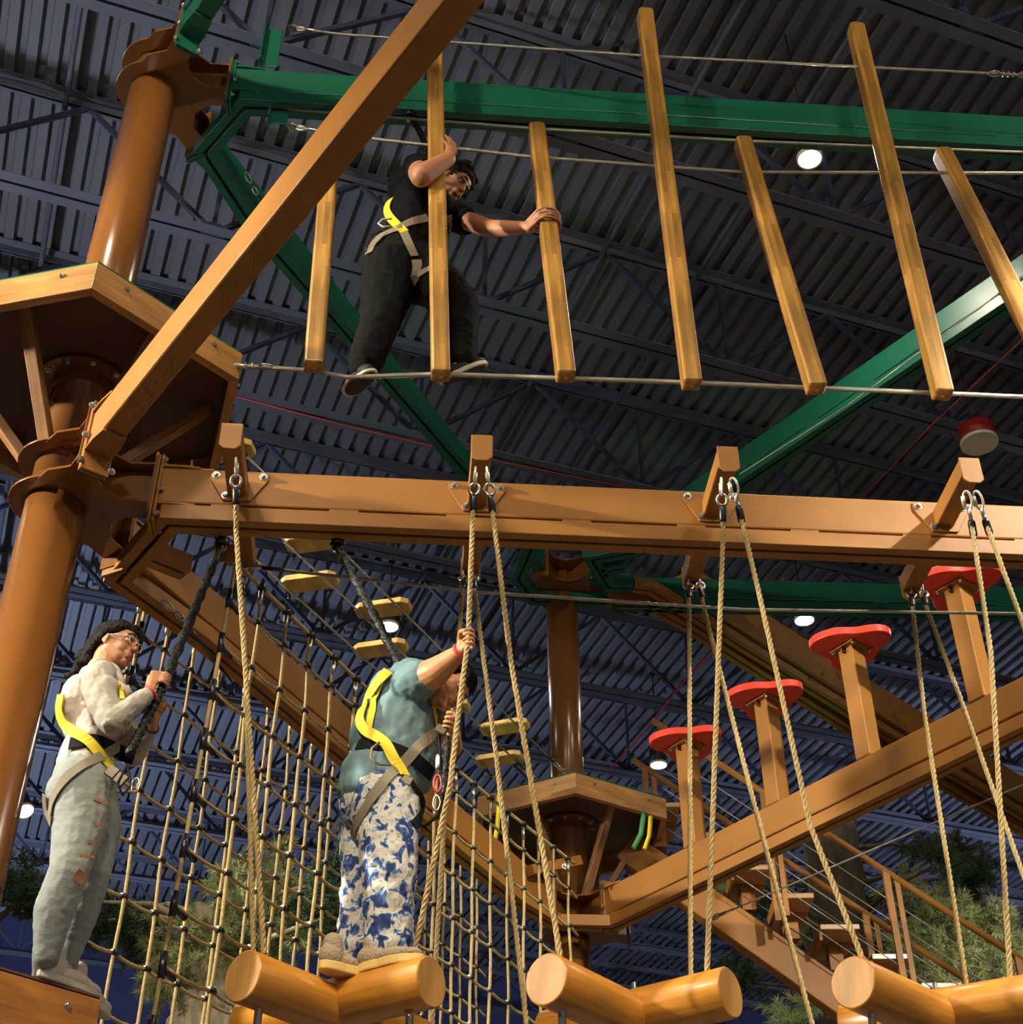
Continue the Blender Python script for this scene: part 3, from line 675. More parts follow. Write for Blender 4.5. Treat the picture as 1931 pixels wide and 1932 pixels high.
# ------------------------------------------------------------------ plank bridge behind
zp = 4.72
c1 = (Pz(266, 858, zp), Pz(948, 1480, zp)); c2 = (Pz(336, 830, zp), Pz(1008, 1468, zp)); c3 = (Pz(407, 802, zp), Pz(1063, 1455, zp))
for c, l in ((c1, 'left'), (c2, 'middle'), (c3, 'right')):
    cable(list(c), .0065, '%s cable of the three carrying the small bridge planks' % l, sleeve=True, group='cables of the plank bridge')
def on(c, py):                                   # point of a cable seen at image row py
    lo, hi = 0., 1.
    for _ in range(40):
        m = (lo+hi)/2; q = c[0]+(c[1]-c[0])*m-CAM0; yy = CY-F_PX*(q@CU)/(q@_F)
        if yy < py: lo = m
        else: hi = m
    return c[0]+(c[1]-c[0])*lo
planks = [(c2, c3, 862, 'topmost bridge plank, beside the upper platform edge'), (c2, c3, 1032, 'bridge plank half hidden behind the level brown beam'),
          (c1, c2, 1108, 'bridge plank just below the level brown beam, left of the black lanyard'), (c2, c3, 1158, 'bridge plank directly above the small bright lamp'),
          (c1, c2, 1233, 'bridge plank directly below the small bright lamp'), (c1, c2, 1345, 'bridge plank behind the boy\'s chin and hand'), (c2, c3, 1381, 'bridge plank right of the boy, upper of two'), (c1, c2, 1441, 'last bridge plank before the far platform')]
dP = nrm(c2[1]-c2[0])
mb = MB(); hw, hl, ch = .07, .165, .03
mb.prism([V(-hw+ch, -hl, 0), V(hw-ch, -hl, 0), V(hw, -hl+ch*1.3, 0), V(hw, hl-ch*1.3, 0), V(hw-ch, hl, 0), V(-hw+ch, hl, 0), V(-hw, hl-ch*1.3, 0), V(-hw, -hl+ch*1.3, 0)], (0, 0, -.036))
PLM = mb.mesh('plank', PLANKW)
mb = MB(); mb.lathe((0, 0, -.036), [(.013, -.012), (.013, 0)], n=8); mb.lathe((0, 0, -.05), [(.005, -.02), (.005, .02)], n=6); PCL = mb.mesh('clip', BLACK)
for ca, cb2, py, lab in planks:
    p, q = on(ca, py+5), on(cb2, py-5); mid = (p+q)/2; d = nrm(q-p); u = nrm(dP-d*(dP@d)); L = np.linalg.norm(q-p)
    t = thing('bridge_plank', mid, lab, 'bridge plank', 'small planks of the upper cable bridge')
    o = inst('plank', PLM, mid+V(0, 0, .02), t, rot=(u, d, np.cross(u, d)), scale=(1, 1, 1)); bev(o, .004)
    for e in (p, q): inst('clip', PCL, e+(mid-e)*.02, t)

for c_, l_ in ((c1, 'left'), (c2, 'middle'), (c3, 'right')): turnbuckle(c_[1]-dP*.12, dP, 'cable clamp at the far platform end of the %s bridge cable' % l_)
# ------------------------------------------------------------------ red-topped posts on the near right beam
def red_post(k, px, base_py, top_py, label):
    base = Pz(px, base_py, ZB+.285); s = (base-Cc)@azd(AZ3); p = Cc+azd(AZ3)*s; p = V(p[0], p[1], ZB+.285+EYE)
    q = np.array(p)-CAM0; lo, hi = 0., 3.
    for _ in range(40):
        m = (lo+hi)/2; r = q+V(0, 0, m); yy = CY-F_PX*(r@CU)/(r@_F)
        if yy > top_py: lo = m
        else: hi = m
    h = lo
    t = thing('red_topped_post', p, label, 'stepping post', 'red-topped stepping posts')
    d = azd(AZ3); sd = np.cross(d, V(0,0,1)); w = .058
    mb = MB(); mb.box(p+V(0,0,h/2), d*w, sd*w, (0,0,h/2)); part('square_tube', mb, BROWN, t, bevel=.008)
    mb = MB(); mb.box(p+V(0,0,h-.02), d*.095, sd*.095, (0,0,.006)); part('top_flange', mb, BROWN, t)
    mb = MB()
    for a in (-1, 1):
        for b in (-1, 1): mb.box(p+V(0,0,h-.045)+d*a*.07*0+sd*b*.075, d*.004, sd*.02, (0,0,.02))
    part('gusset', mb, BROWN, t)
    for a in (-1, 1):
        for b in (-1, 1): bolt(p+V(0,0,h-.027)+d*a*.08+sd*b*.08, (0,0,-1), t, .7)
    poly = []; n = 60
    for i in range(n):
        a = 2*PI*i/n; r = .226*(1+.19*math.cos(3*a+.6+k*.0)+.05*math.cos(5*a+1)); poly.append(p+d*r*math.cos(a)+sd*r*math.sin(a)+V(0,0,h-.012))
    mb = MB(); mb.prism(poly, (0,0,.052)); part('cloud_shaped_disc', mb, RED, t, bevel=.006)
red_post(0, 1290, 1592, 1405, 'first red disc on a brown post, nearest the far column')
red_post(1, 1450, 1513, 1322, 'second red disc on a brown post, counting from the far column')
red_post(2, 1625, 1427, 1222, 'third red disc on a brown post, in front of the double track beam')
red_post(3, 1840, 1318, 1108, 'largest red disc on a brown post, at the right below the level beam')

# ------------------------------------------------------------------ rope nets
KM = MB(); KM.lathe((0, 0, -.013), [(.018, 0), (.022, .004), (.022, .022), (.018, .026)], n=8); KM.lathe((-.026, 0, 0), [(.0135, 0), (.0135, .052)], ax=(1, 0, 0), n=8); KN = KM.mesh('knot_connector', BLACK)
KT = MB(); KT.lathe((0, 0, -.06), [(.017, 0), (.017, .12)], n=10); KT.lathe((.01, 0, -.015), [(.014, 0), (.014, .085)], ax=(1, 0, -.25), n=8); KTM = KT.mesh('tee_connector', BLACK)
KS = MB(); KS.lathe((0, 0, -.10), [(.012, 0), (.012, .08)], n=8); KSM = KS.mesh('metal_ferrule', ZINC)
def net(P0, az, s_edge, sv, tops, rows, zbot, label, bottom_lean, tee=True):
    d = azd(az); P = lambda s, z: np.array([P0[0], P0[1], 0])+d*s+V(0, 0, z+EYE)
    t = thing('rope_net', P(0, 1.5), label, 'rope net', None)
    rot = (d, np.cross(V(0,0,1), d), V(0,0,1)); r = .0085
    jx = lambda s, z: P(s, z)
    # edge rope
    lean = lambda z: s_edge+bottom_lean*(3.85-z)
    mb = MB(); mb.tube([jx(lean(z), z) for z in np.linspace(tops(s_edge), zbot, 12)], r*1.1, 6); part('edge_rope', mb, ROPE, t)
    mb = MB(); S = np.linspace(s_edge, sv[-1]+.1, 40); mb.tube([jx(s, tops(s)) for s in S], r*1.25, 6); part('top_rope', mb, ROPE, t)
    wig = lambda s, z: .006*math.sin(s*7+z*5)
    for s in sv:
        zs_ = np.arange(tops(s), zbot, -.06); mb = MB(); mb.tube([jx(s+wig(s, z), z)+np.cross(d, V(0,0,1))*.004*math.sin(9*z+s*3) for z in zs_], r, 6); part('vertical_rope', mb, ROPE, t)
        inst('metal_ferrule', KSM, jx(s, tops(s)), t, rot=rot); inst('knot_connector', KN, jx(s, tops(s)), t, rot=rot)
    for z in rows:
        mb = MB(); pts = []; nodes = [lean(z)]+list(sv)
        for a, b in zip(nodes[:-1], nodes[1:]):
            for k in range(4):
                f = k/4; pts.append(jx(a+(b-a)*f, z-.014*4*f*(1-f)))
        pts.append(jx(nodes[-1], z)); pts.append(jx(nodes[-1]+.12, z-.02)); mb.tube(pts, r, 6); part('horizontal_rope', mb, ROPE, t)
        if tee: inst('tee_connector', KTM, jx(lean(z), z), t, rot=rot, scale=.85)
        for s in sv: inst('knot_connector', KN, jx(s+wig(s, z), z), t, rot=rot, scale=.82)
    return t
topR = lambda s: 3.905-.07*math.sin(PI*min(1, max(0, (s+.08)/3.8)))
net((-1.24, 5.54), 26.5, -.07, [-.07+.2135*k for k in range(1, 18)], topR, [3.695-.2445*k for k in range(12)], .9, 'rope net with knots and black connectors on the right of the receding beam', -.055)
topL = lambda s: 4.03
# left net: solve the phase from joints seen in the photograph
PL0 = (-2.22, 5.14)
def sz(px, py):
    p = Ppl(px, py, PL0, 26.5); return (p[:2]-np.array(PL0))@azd(26.5)[:2], p[2]-EYE
s_a, z_a = sz(361, 1265)
net(PL0, 26.5, sz(167, 1740)[0]+.0, [s_a+.222*k for k in range(-2, 15)], topL, [z_a-.255*k for k in range(13)], .5, 'rope net farther back, hanging below the left side of the receding beam', -.03)

# ------------------------------------------------------------------ thin lines
cable([Pz(1338, 1735, 3.75), Pz(1931, 1480, 3.75), Pz(2050, 1430, 3.75)], .006, 'thin steel cable slanting up below the beam of the red-topped posts', ends=(True, False))
cable([Pz(1395, 895, 6.0), Pz(1600, 765, 6.0), Pz(1931, 520, 6.0)], .004, 'thin grey cable rising from the third support arm to the right edge', ends=(False, False))
def cord(pts, label, r=.007): 
    mb = MB(); mb.tube(pts, r, 6); return prop(part('cord', mb, CORD), label, 'cord')
cord([Pz(1590, 978, 8.17), Pz(1760, 800, 7.9), Pz(1935, 635, 7.9), Pz(2050, 540, 8.17)], 'red cord rising to the right edge beside the unlit red lamp', .006)
cord([Pz(1143, 1458, 7.4), Pz(1200, 1400, 7.5), Pz(1300, 1275, 7.8), Pz(1480, 1090, 8.17)], 'red cord rising from the far platform past the first red disc', .009)
cord([Pz(405, 738, 8.165), Pz(640, 800, 8.165), Pz(900, 862, 8.165), Pz(1210, 925, 8.165)], 'red cord lying along a roof joist behind the posts', .006)

def link(a, b, c, label):
    t = thing('shackle_link', a, label, 'shackle'); a, b, c = map(np.array, (a, b, c)); d = nrm(b-a)
    mb = MB(); mb.torus((a*.7+b*.3), a-CAM0, .013, .005, u=d, sx=2.6); part('link', mb, ZINC, t); mb = MB(); mb.torus((a*.15+b*.85), a-CAM0, .012, .0055, u=d, sx=2.2); part('shackle', mb, ZINC, t)
    mb = MB(); mb.tube([b, (b+c)/2, c], .008, 7); part('cable_tail', mb, BLACK, t)
link(Pz(305, 1132, 3.85), Pz(345, 1168, 3.82), Pz(440, 1290, 3.80), 'bright shackle and black cable tail under the receding beam near the left column')
link(Pz(462, 322, 6.785), Pz(485, 366, 6.76), Pz(520, 420, 6.785), 'bright shackle under the receding green beam near the upper left hub')
# ------------------------------------------------------------------ people
def blob(name, mb, mat_, parent, voxel=.006, smooth=4, label=None, disp=0., dscale=.05, dens=1.):
    off = OFF[parent.name]; me = mb.mesh('tmp', mat_, off); o = bpy.data.objects.new('tmp', me); COL.objects.link(o)
    r = o.modifiers.new('r', 'REMESH'); r.mode = 'VOXEL'; r.voxel_size = voxel; r.use_smooth_shade = True
    if smooth: s = o.modifiers.new('s', 'SMOOTH'); s.factor = .5; s.iterations = smooth
    if disp:
        tx = bpy.data.textures.new('fold', 'CLOUDS'); tx.noise_scale = dscale; tx.noise_depth = 2
        d = o.modifiers.new('d', 'DISPLACE'); d.texture = tx; d.strength = disp; d.mid_level = .5; d.texture_coords = 'LOCAL'
    dg = bpy.context.evaluated_depsgraph_get(); m2 = bpy.data.meshes.new_from_object(o.evaluated_get(dg)); m2.name = name
    bpy.data.objects.remove(o); m2.materials.clear(); m2.materials.append(mat_)
    o = bpy.data.objects.new(name, m2); COL.objects.link(o); o.parent = parent; OFF[o.name] = off
    if label: o['label'] = label
    return o
def bvh(objs):
    vs, fs, n = [], [], 0
    for o in objs:
        off = OFF[o.name]; me = o.data; c = np.empty(len(me.vertices)*3); me.vertices.foreach_get('co', c); c = c.reshape(-1, 3)+off
        vs += c.tolist(); fs += [[i+n for i in p.vertices] for p in me.polygons]; n += len(c)
    return BVHTree.FromPolygons(vs, fs)
def ribbon(name, pts, nor, w, mat_, parent, th=.0035, label=None):
    mb = MB(); n = len(pts); vs = []
    for i in range(n):
        t = nrm(pts[min(i+1, n-1)]-pts[max(i-1, 0)]); sd = nrm(np.cross(t, nor[i])); nn = nrm(np.cross(sd, t))
        if nn@nor[i] < 0: nn = -nn
        for a, b in ((-1, 0), (1, 0), (1, 1), (-1, 1)): vs.append(pts[i]+sd*a*w/2+nn*th*b)
    fs = [(0, 1, 2, 3), tuple(4*(n-1)+k for k in (3, 2, 1, 0))]
    for i in range(n-1):
        for k in range(4): a, b = 4*i+k, 4*i+(k+1) % 4; fs.append((a, a+4, b+4, b))
    mb.add(vs, fs); return part(name, mb, mat_, parent, label=label)
def strap(name, tree, px, w, mat_, parent, lift=.004, label=None, step=7., yfall=None, th=.0035):
    P = [np.array(p, float) for p in px]; pts = []; nor = []; last = None
    # Catmull-Rom through the way points
    Q = [2*P[0]-P[1]]+P+[2*P[-1]-P[-2]]; seq = []
    for i in range(1, len(Q)-2):
        L = np.linalg.norm(Q[i+1][:2]-Q[i][:2]); k = max(1, int(L/step))
        for j in range(k):
            t = j/k; a, b, c, d = Q[i-1], Q[i], Q[i+1], Q[i+2]
            seq.append(.5*((2*b)+(-a+c)*t+(2*a-5*b+4*c-d)*t*t+(-a+3*b-3*c+d)*t**3))
    seq.append(P[-1])
    for q in seq:
        h = tree.ray_cast(Vector(tuple(CAM0)), Vector(tuple(nrm(ray(q[0], q[1])))))
        if h[0] is not None and h[3] < 9: last = (h[0][1], -nrm(ray(q[0], q[1]))); break
    if last is None: return None
    for q in seq:
        r = ray(q[0], q[1]); rn = nrm(r); h = tree.ray_cast(Vector(tuple(CAM0)), Vector(tuple(rn)))
        if h[0] is not None and h[3] < 9: p = np.array(h[0]); n = np.array(h[1]); n = n if n@rn < 0 else -n; last = (p@V(0, 1, 0), n)
        else:
            y = last[0] if last else yfall; p = Py(q[0], q[1], y); n = -rn if last is None else nrm(last[1]-rn*.6)
        pts.append(p); nor.append(n)
    for _ in range(3):
        nor = [nrm(nor[max(i-1, 0)]+nor[i]*2+nor[min(i+1, len(nor)-1)]) for i in range(len(nor))]
        pts = [pts[0]]+[(pts[i-1]+pts[i]*2+pts[i+1])/4 for i in range(1, len(pts)-1)]+[pts[-1]]
    pts = [p+n*lift for p, n in zip(pts, nor)]
    return ribbon(name, pts, nor, w, mat_, parent, th, label)
def head_parts(mb, C, f, u, s):
    f = nrm(f); u = nrm(u-f*(u@f)); l = np.cross(u, f); Rm = (f, l, u)
    P = lambda a, b, c: C+(f*a+l*b+u*c)*s
    E = lambda a, b, c, r: mb.ell(P(a, b, c), np.array(r)*s, Rm, 18, 11)
    E(-.012, 0, .02, (.094, .076, .088)); E(.026, 0, -.036, (.064, .063, .082)); E(.052, 0, -.082, (.036, .040, .026)); E(.078, 0, -.096, (.016, .02, .014))
    E(.045, 0, .02, (.048, .060, .055))
    for b in (-1, 1):
        E(.054, b*.028, -.038, (.030, .028, .034)); mb.cap(P(.080, b*.045, .018), P(.092, b*.012, .016), .008*s, .009*s, 8)
        E(-.004, b*.076, -.018, (.015, .008, .026)); mb.torus(P(-.006, b*.080, -.014), f*-.25+l*b, .0145*s, .005*s, n=14, k=6, u=u, sx=1.5); mb.ell(P(.003, b*.078, -.038), .007*s)
        mb.cap(P(.010, b*.045, -.050), P(.055, b*.026, -.080), .030*s, .026*s, 12)
    mb.cap(P(.088, 0, .008), P(.112, 0, -.030), .009*s, .013*s, 10)
    for b in (-1, 1): mb.ell(P(.100, b*.012, -.034), .009*s)
    E(.084, 0, -.058, (.020, .026, .018)); mb.cap(P(.098, -.018, -.060), P(.098, .018, -.060), .0065*s, .0065*s, 8); mb.cap(P(.096, -.015, -.072), P(.096, .015, -.072), .0075*s, .0075*s, 8)
    return P, Rm, l, u, f
def face_detail(par, P, Rm, s, l, u, f):
    for b in (-1, 1):
        mb = MB(); mb.ell(P(.0785, b*.029, .000), (.0125*s, .0155*s, .0095*s), Rm); e = part('eye', mb, EYEW, par, label='brown eye, looking down')
        mb = MB(); mb.ell(P(.0885, b*.029, -.003), (.0035*s, .0065*s, .0065*s), Rm, 12, 7); part('iris', mb, EYED, e)
        mb = MB(); mb.ell(P(.0785, b*.029, .0035), (.0145*s, .018*s, .0085*s), Rm); 
        mb = MB(); mb.tube([P(.083, b*.048, .0055), P(.0935, b*.036, .010), P(.0955, b*.024, .010), P(.093, b*.014, .004)], .0022*s, 6); part('eyelid', mb, HAIR, par)
        mb = MB(); mb.tube([P(.080, b*.052, .020), P(.094, b*.040, .029), P(.101, b*.026, .030), P(.101, b*.012, .025)], [.002*s, .0042*s, .005*s, .003*s], 6); part('eyebrow', mb, HAIR, par)
    mb = MB(); mb.tube([P(.0975, -.022, -.064), P(.1055, -.010, -.0605), P(.107, 0, -.062), P(.1055, .010, -.0605), P(.0975, .022, -.064)], [.002*s, .005*s, .005*s, .005*s, .002*s], 8)
    mb.tube([P(.0965, -.020, -.067), P(.1045, -.009, -.0725), P(.105, 0, -.073), P(.1045, .009, -.0725), P(.0965, .020, -.067)], [.002*s, .006*s, .0065*s, .006*s, .002*s], 8); blob('lips', mb, LIP, par, .0025, 2)
def grip_hand(mb, wrist, C, axis, s=1., flip=1, grip=.018):
    a = nrm(axis); w = nrm(C-wrist); w = nrm(w-a*(w@a)); n = np.cross(a, w)*flip; R = grip+.008*s
    for i, (o, ln) in enumerate(((-.0345, .9), (-.0115, 1.05), (.0115, 1.), (.034, .85))):
        pts = []
        for th in np.linspace(140, 140-235*ln, 10): pts.append(C+a*o*s+R*(1 if th < 90 else 1.12)*(math.cos(R_(th))*w+math.sin(R_(th))*n))
        mb.tube(pts, np.linspace(.0090, .0070, 10)*s, 8)
        mb.cap(C+a*o*s*.8-w*(R+.035*s)+n*.012*s, pts[0], .013*s, .0105*s, 8)
    for o in (-.022, 0, .022): mb.cap(wrist+a*o*.45*s, C+a*o*s-w*(R+.012*s)+n*.004*s, .020*s, .017*s, 10)
    base = C-w*(R+.03*s)-n*.012*s+a*.024*s
    mb.cap(base, C-w*(R*.55)-n*(R+.006*s)+a*.034*s, .014*s, .0115*s, 8); mb.cap(C-w*(R*.55)-n*(R+.006*s)+a*.034*s, C+w*(R*.6)-n*(R+.002*s)+a*.028*s, .0115*s, .009*s, 8)
    mb.cap(wrist, C-w*(R+.03*s), .024*s, .024*s, 10)
def limb(mb, pts, rs):
    for i in range(len(pts)-1): mb.cap(pts[i], pts[i+1], rs[i], rs[i+1], 16)
def shoe(par, heel, toe, up, w, upper, sole, name='shoe', h=.062, hs=.026, out=None):
    heel = np.array(heel); toe = np.array(toe); d = nrm(toe-heel); L = np.linalg.norm(toe-heel); up = nrm(up-d*(up@d)); sd = np.cross(d, up); Rm = (d, sd, up)
    mb = MB()
    mb.ell(heel+d*L*.22+up*(hs+h*.45), (L*.24, w*.40, h*.75), Rm, 18, 10); mb.ell(heel+d*L*.55+up*(hs+h*.22), (L*.34, w*.45, h*.50), Rm, 18, 10); mb.ell(heel+d*L*.80+up*(hs+h*.12), (L*.20, w*.43, h*.38), Rm, 18, 10)
    mb.cap(heel+d*L*.25+up*(hs+h*.8), heel+d*L*.22+up*(hs+h*1.25), w*.36, w*.38)
    s = blob(name, mb, upper, par, .004, 5)
    mb = MB(); n = 28; ring = []
    for i in range(n):
        a = 2*PI*i/n; x = math.cos(a); y = math.sin(a); ww = w/2*(1.0 if x > 0 else .86)*(1-.10*math.exp(-((x+.1)/.3)**2))
        ring.append(heel+d*(L/2+x*L*.52)+sd*y*ww*1.02)
    mb.prism(ring, up*hs); so = part('sole', mb, sole, s, bevel=.006)
    if out: mb = MB(); ct = sum(ring)/n; mb.prism([ct+(q-ct)*.86-up*.004 for q in ring], up*.006); part('outsole', mb, out, s, label='dark grey tread')
    for k in range(4):
        q = heel+d*L*(.42+.09*k)+up*(hs+h*(.74-.10*k)); mb = MB(); mb.tube([q-sd*w*.26-up*.006, q-sd*w*.12+up*.004, q+sd*w*.12+up*.004, q+sd*w*.26-up*.006], .0028, 6); part('lace', mb, sole, s)
    return s

# ---------------- woman at the bottom left
yg = 4.82; G = lambda px, py, y=yg: Py(px, py, y)
gi = thing('person', Pz(110, 1855, ZP1), 'woman in glasses, grey-sleeved top and ripped pale jeans on the lower left platform', 'person')
Cg = G(220, 1216, 4.82); fg = V(.93, -.30, -.16); ug = V(.12, .05, 1)
skin = MB(); hp = head_parts(skin, Cg, fg, ug, .86); P, Rm, l_, u_, f_ = hp
skin.cap(G(205, 1232), G(193, 1275), .050, .056)
tor = [G(190, 1290), G(186, 1340), G(180, 1400), G(160, 1462)]; tr = [.078, .098, .086, .104]
limb(skin, tor, [r*.9 for r in tr])
sN, eN, wN, hN = G(184, 1288, 4.70), G(212, 1362, 4.65), G(281, 1309, 4.68), G(309, 1286, 4.74)
sF, eF, wF, hF = G(206, 1290, 4.94), G(252, 1425, 4.98), G(287, 1372, 4.84), G(297, 1335, 4.78)
limb(skin, [sN, eN, wN], [.045, .034, .023]); limb(skin, [sF, eF, wF], [.045, .034, .023])
ax = nrm(G(417, 1040, 5.38)-G(300, 1330, 4.76))
grip_hand(skin, wN, hN, ax, .84, -1, .012); grip_hand(skin, wF, hF, ax, .84, -1, .012)
lN = [G(152, 1480, 4.74), G(152, 1545, 4.74), G(132, 1640, 4.70), G(103, 1715, 4.74), G(88, 1800, 4.78), Pz(86, 1838, ZP1+.06)]
lF = [G(172, 1485, 4.90), G(182, 1560, 4.90), G(178, 1645, 4.86), G(150, 1730, 4.90), G(130, 1800, 4.92), G(124, 1850, 4.94)]
limb(skin, lN, [.088, .085, .058, .052, .032, .03]); limb(skin, lF, [.082, .078, .054, .048, .032, .03])
gskin = blob('body', skin, SKIN_G, gi, .0036, 4)
face_detail(gi, P, Rm, .86, l_, u_, f_)
hair = MB()
hair.ell(P(-.035, 0, .030), np.array((.098, .086, .090))*.86, Rm); hair.ell(P(-.004, 0, .062), np.array((.092, .078, .055))*.86, Rm); hair.ell(P(-.085, 0, -.03), np.array((.050, .06, .05))*.86, Rm)
hair.ell(P(-.090, 0, -.015), np.array((.060, .066, .062))*.86, Rm)
for i in range(34):
    a = i/33; c = P(-.100-.060*a, .022*math.sin(i*2.1)*(1-a*.5), -.03-.12*a); hair.ell(c+RNG.normal(size=3)*.011, .030*(1-.5*a), n=10, k=7)
for b in (-1, 1): hair.cap(P(.040, b*.060, .050), P(-.02, b*.078, .010), .020*.86, .022*.86); hair.cap(P(-.02, b*.078, .01), P(-.07, b*.06, -.045), .020*.86, .02*.86)
blob('hair', hair, HAIR, gi, .005, 2, disp=.010, dscale=.018)
mb = MB()
for b in (-1, 1): mb.torus(P(.108, b*.031, -.006), f_*1+l_*b*.2, .019*.86, .0017, n=20, k=6, u=l_, sx=1.15); mb.tube([P(.103, b*.053, .002), P(.05, b*.079, .0), P(.0, b*.083, -.002)], .0017, 6)
mb.tube([P(.112, -.010, -.002), P(.116, 0, .002), P(.112, .010, -.002)], .0017, 6); part('glasses_frame', mb, mat('clear_pink_frame', (.75, .55, .5), .2), gi)
top = MB(); limb(top, [G(192, 1272)]+tor[:3]+[G(166, 1432), G(162, 1448)], [.060, .092, .110, .100, .108, .110])
top.ell(G(150, 1335, 4.82), (.075, .12, .13)); top.ell(G(222, 1320, 4.78), (.06, .1, .06))
shirt = blob('jersey_body', top, SHIRT_BODY, gi, .0055, 6, disp=.016, dscale=.05, label='pale pinkish jersey body')
sl1 = MB(); limb(sl1, [G(192, 1274, 4.74), sN, (sN+eN)/2+V(-.005, 0, 0), eN, (eN+wN)/2, wN+(eN-wN)*.06], [.058, .062, .060, .050, .042, .030])
for q, r in ((G(186, 1262, 4.78), .045), (G(200, 1300, 4.68), .052)): sl1.ell(q, r)
slN = blob('near_sleeve', sl1, SHIRT_SLEEVE, gi, .005, 5, disp=.013, dscale=.035, label='grey near sleeve')
sl2 = MB(); limb(sl2, [sF, eF, wF+(eF-wF)*.08], [.058, .046, .030]); blob('far_sleeve', sl2, SHIRT_SLEEVE, gi, .005, 5, disp=.012, dscale=.035, label='grey far sleeve')
je = MB(); limb(je, [G(165, 1440), G(158, 1470)], [.106, .112]); je.ell(G(135, 1500, 4.78), (.090, .12, .10))
limb(je, lN, [.106, .098, .068, .070, .046, .044]); limb(je, lF[:5]+[G(126, 1818, 4.93)], [.096, .090, .062, .062, .042, .040])
jeans = blob('jeans', je, JEANS, gi, .005, 5, disp=.007, dscale=.03)
tree = bvh([shirt, slN, jeans])
for pts in (((176, 1507), (205, 1517)), ((182, 1535), (206, 1540)), ((178, 1556), (202, 1558)), ((165, 1588), (188, 1592)), ((150, 1612), (176, 1617)), ((142, 1647), (158, 1660))):
    strap('ripped_patch', tree, pts, .011 if pts[0][1] < 1640 else .038, SKIN_G, gi, lift=.0035, th=.001, label='skin showing through a rip')
BK = mat('dark_bronze_buckle', (.10, .08, .05), .4, metal=.5)
def harness_girl(par):
    h = strap('yellow_strap', tree, [(122, 1312), (117, 1340), (122, 1360), (140, 1380), (165, 1400), (190, 1430), (206, 1452)], .040, STRAP_Y, par, lift=.013, label='bright yellow shoulder strap', th=.005)
    strap('waist_belt', tree, [(133, 1405), (160, 1398), (190, 1402), (225, 1420), (252, 1428)], .055, STRAP_K, par, lift=.005, label='black waist belt')
    strap('leg_strap', tree, [(98, 1540), (104, 1505), (130, 1465), (170, 1438), (205, 1420), (235, 1395), (250, 1372)], .036, STRAP_G, par, lift=.007, label='olive grey webbing')
    strap('leg_strap', tree, [(88, 1500), (90, 1530), (100, 1550)], .036, STRAP_G, par, lift=.006)
    strap('shoulder_strap', tree, [(168, 1235), (156, 1240), (148, 1249)], .030, STRAP_Y, par, lift=.006)
    strap('chest_strap', tree, [(222, 1290), (228, 1305), (231, 1320)], .018, STRAP_Y, par, lift=.004)
    mb = MB()
    for (px, py) in ((212, 1456), (228, 1470)): c = G(px, py, 4.68); mb = MB(); mb.box(c, V(.018, 0, -.012), V(0, .006, 0), V(.012, 0, .018)); part('buckle', mb, BK, par, bevel=.003)
harness_girl(gi)
mb = MB(); mb.torus(wN+(eN-wN)*-.06, wN-eN, .027, .006, n=18); part('wristband', mb, WRIST, gi, label='red wristband')
mb = MB(); mb.torus(wF, wF-eF, .027, .004, n=18); part('bracelet', mb, BLACK, gi)
shoe(gi, Pz(72, 1842, ZP1+.005), Pz(186, 1893, ZP1+.005), V(0, 0, 1), .075, SHOE, SOLE_W)
shoe(gi, Pz(122, 1872, ZP1+.005), Pz(203, 1925, ZP1+.005), V(0, 0, 1), .075, SHOE, SOLE_W)
# gear at the hip: black tether loop and carabiners
mb = MB(); mb.tube([G(240, 1445, 4.68), G(248, 1480, 4.68), G(232, 1500, 4.66), G(222, 1478, 4.67), G(240, 1445, 4.68)], .005, 6); part('tether_loop', mb, STRAP_K, gi)
mb = MB(); mb.torus(G(256, 1482, 4.68), (0, 1, 0), .014, .004, u=(0, 0, 1), sx=2.1); part('carabiner', mb, ZINC, gi)
mb = MB(); mb.tube([G(222, 1492, 4.68), G(258, 1494, 4.68), G(262, 1478, 4.68)], .007, 6); part('hip_handle', mb, STRAP_G, gi)

# ---------------- boy in the middle
yb = 5.2; B = lambda px, py, y=yb: Py(px, py, y)
bo = thing('person', Pz(700, 1835, ZL+LR), 'boy in a teal T-shirt and blue-and-white patterned trousers standing on a log step', 'person')
Cb = B(843, 1290, 5.14); fb = V(.72, -.28, -.62); ub = V(.60, .1, .78)
skin = MB(); P, Rm, l_, u_, f_ = head_parts(skin, Cb, fb, ub, 1.0)
tor = [B(775, 1290), B(764, 1345), B(742, 1425), B(715, 1500)]
skin.cap(B(826, 1296, 5.18), B(790, 1300), .052, .058); limb(skin, tor, [.09, .115, .13, .125])
sN, eN, wN, hN = B(778, 1290, 5.08), B(822, 1268, 4.99), B(866, 1232, 4.91), B(884, 1205, 4.845)
sF, eF, wF, hF = B(800, 1310, 5.34), B(852, 1410, 5.28), B(857, 1386, 5.10), B(849, 1360, 5.02)
limb(skin, [sN, eN, wN], [.070, .060, .033]); limb(skin, [sF, eF, wF], [.055, .045, .028])
grip_hand(skin, wN, hN, V(-.03, 0, 1), .92, 1, .014); grip_hand(skin, wF, hF, V(.3, -.2, 1), .85, -1, .012)
lN = [B(728, 1515, 5.12), B(733, 1570, 5.10), B(734, 1650, 5.08), B(733, 1720, 5.12), B(735, 1785, 5.14)]
lF = [B(700, 1510, 5.30), B(692, 1570, 5.32), B(690, 1650, 5.30), B(684, 1720, 5.34), B(668, 1795, 5.36)]
limb(skin, lN, [.10, .095, .065, .055, .04]); limb(skin, lF, [.10, .09, .065, .055, .04])
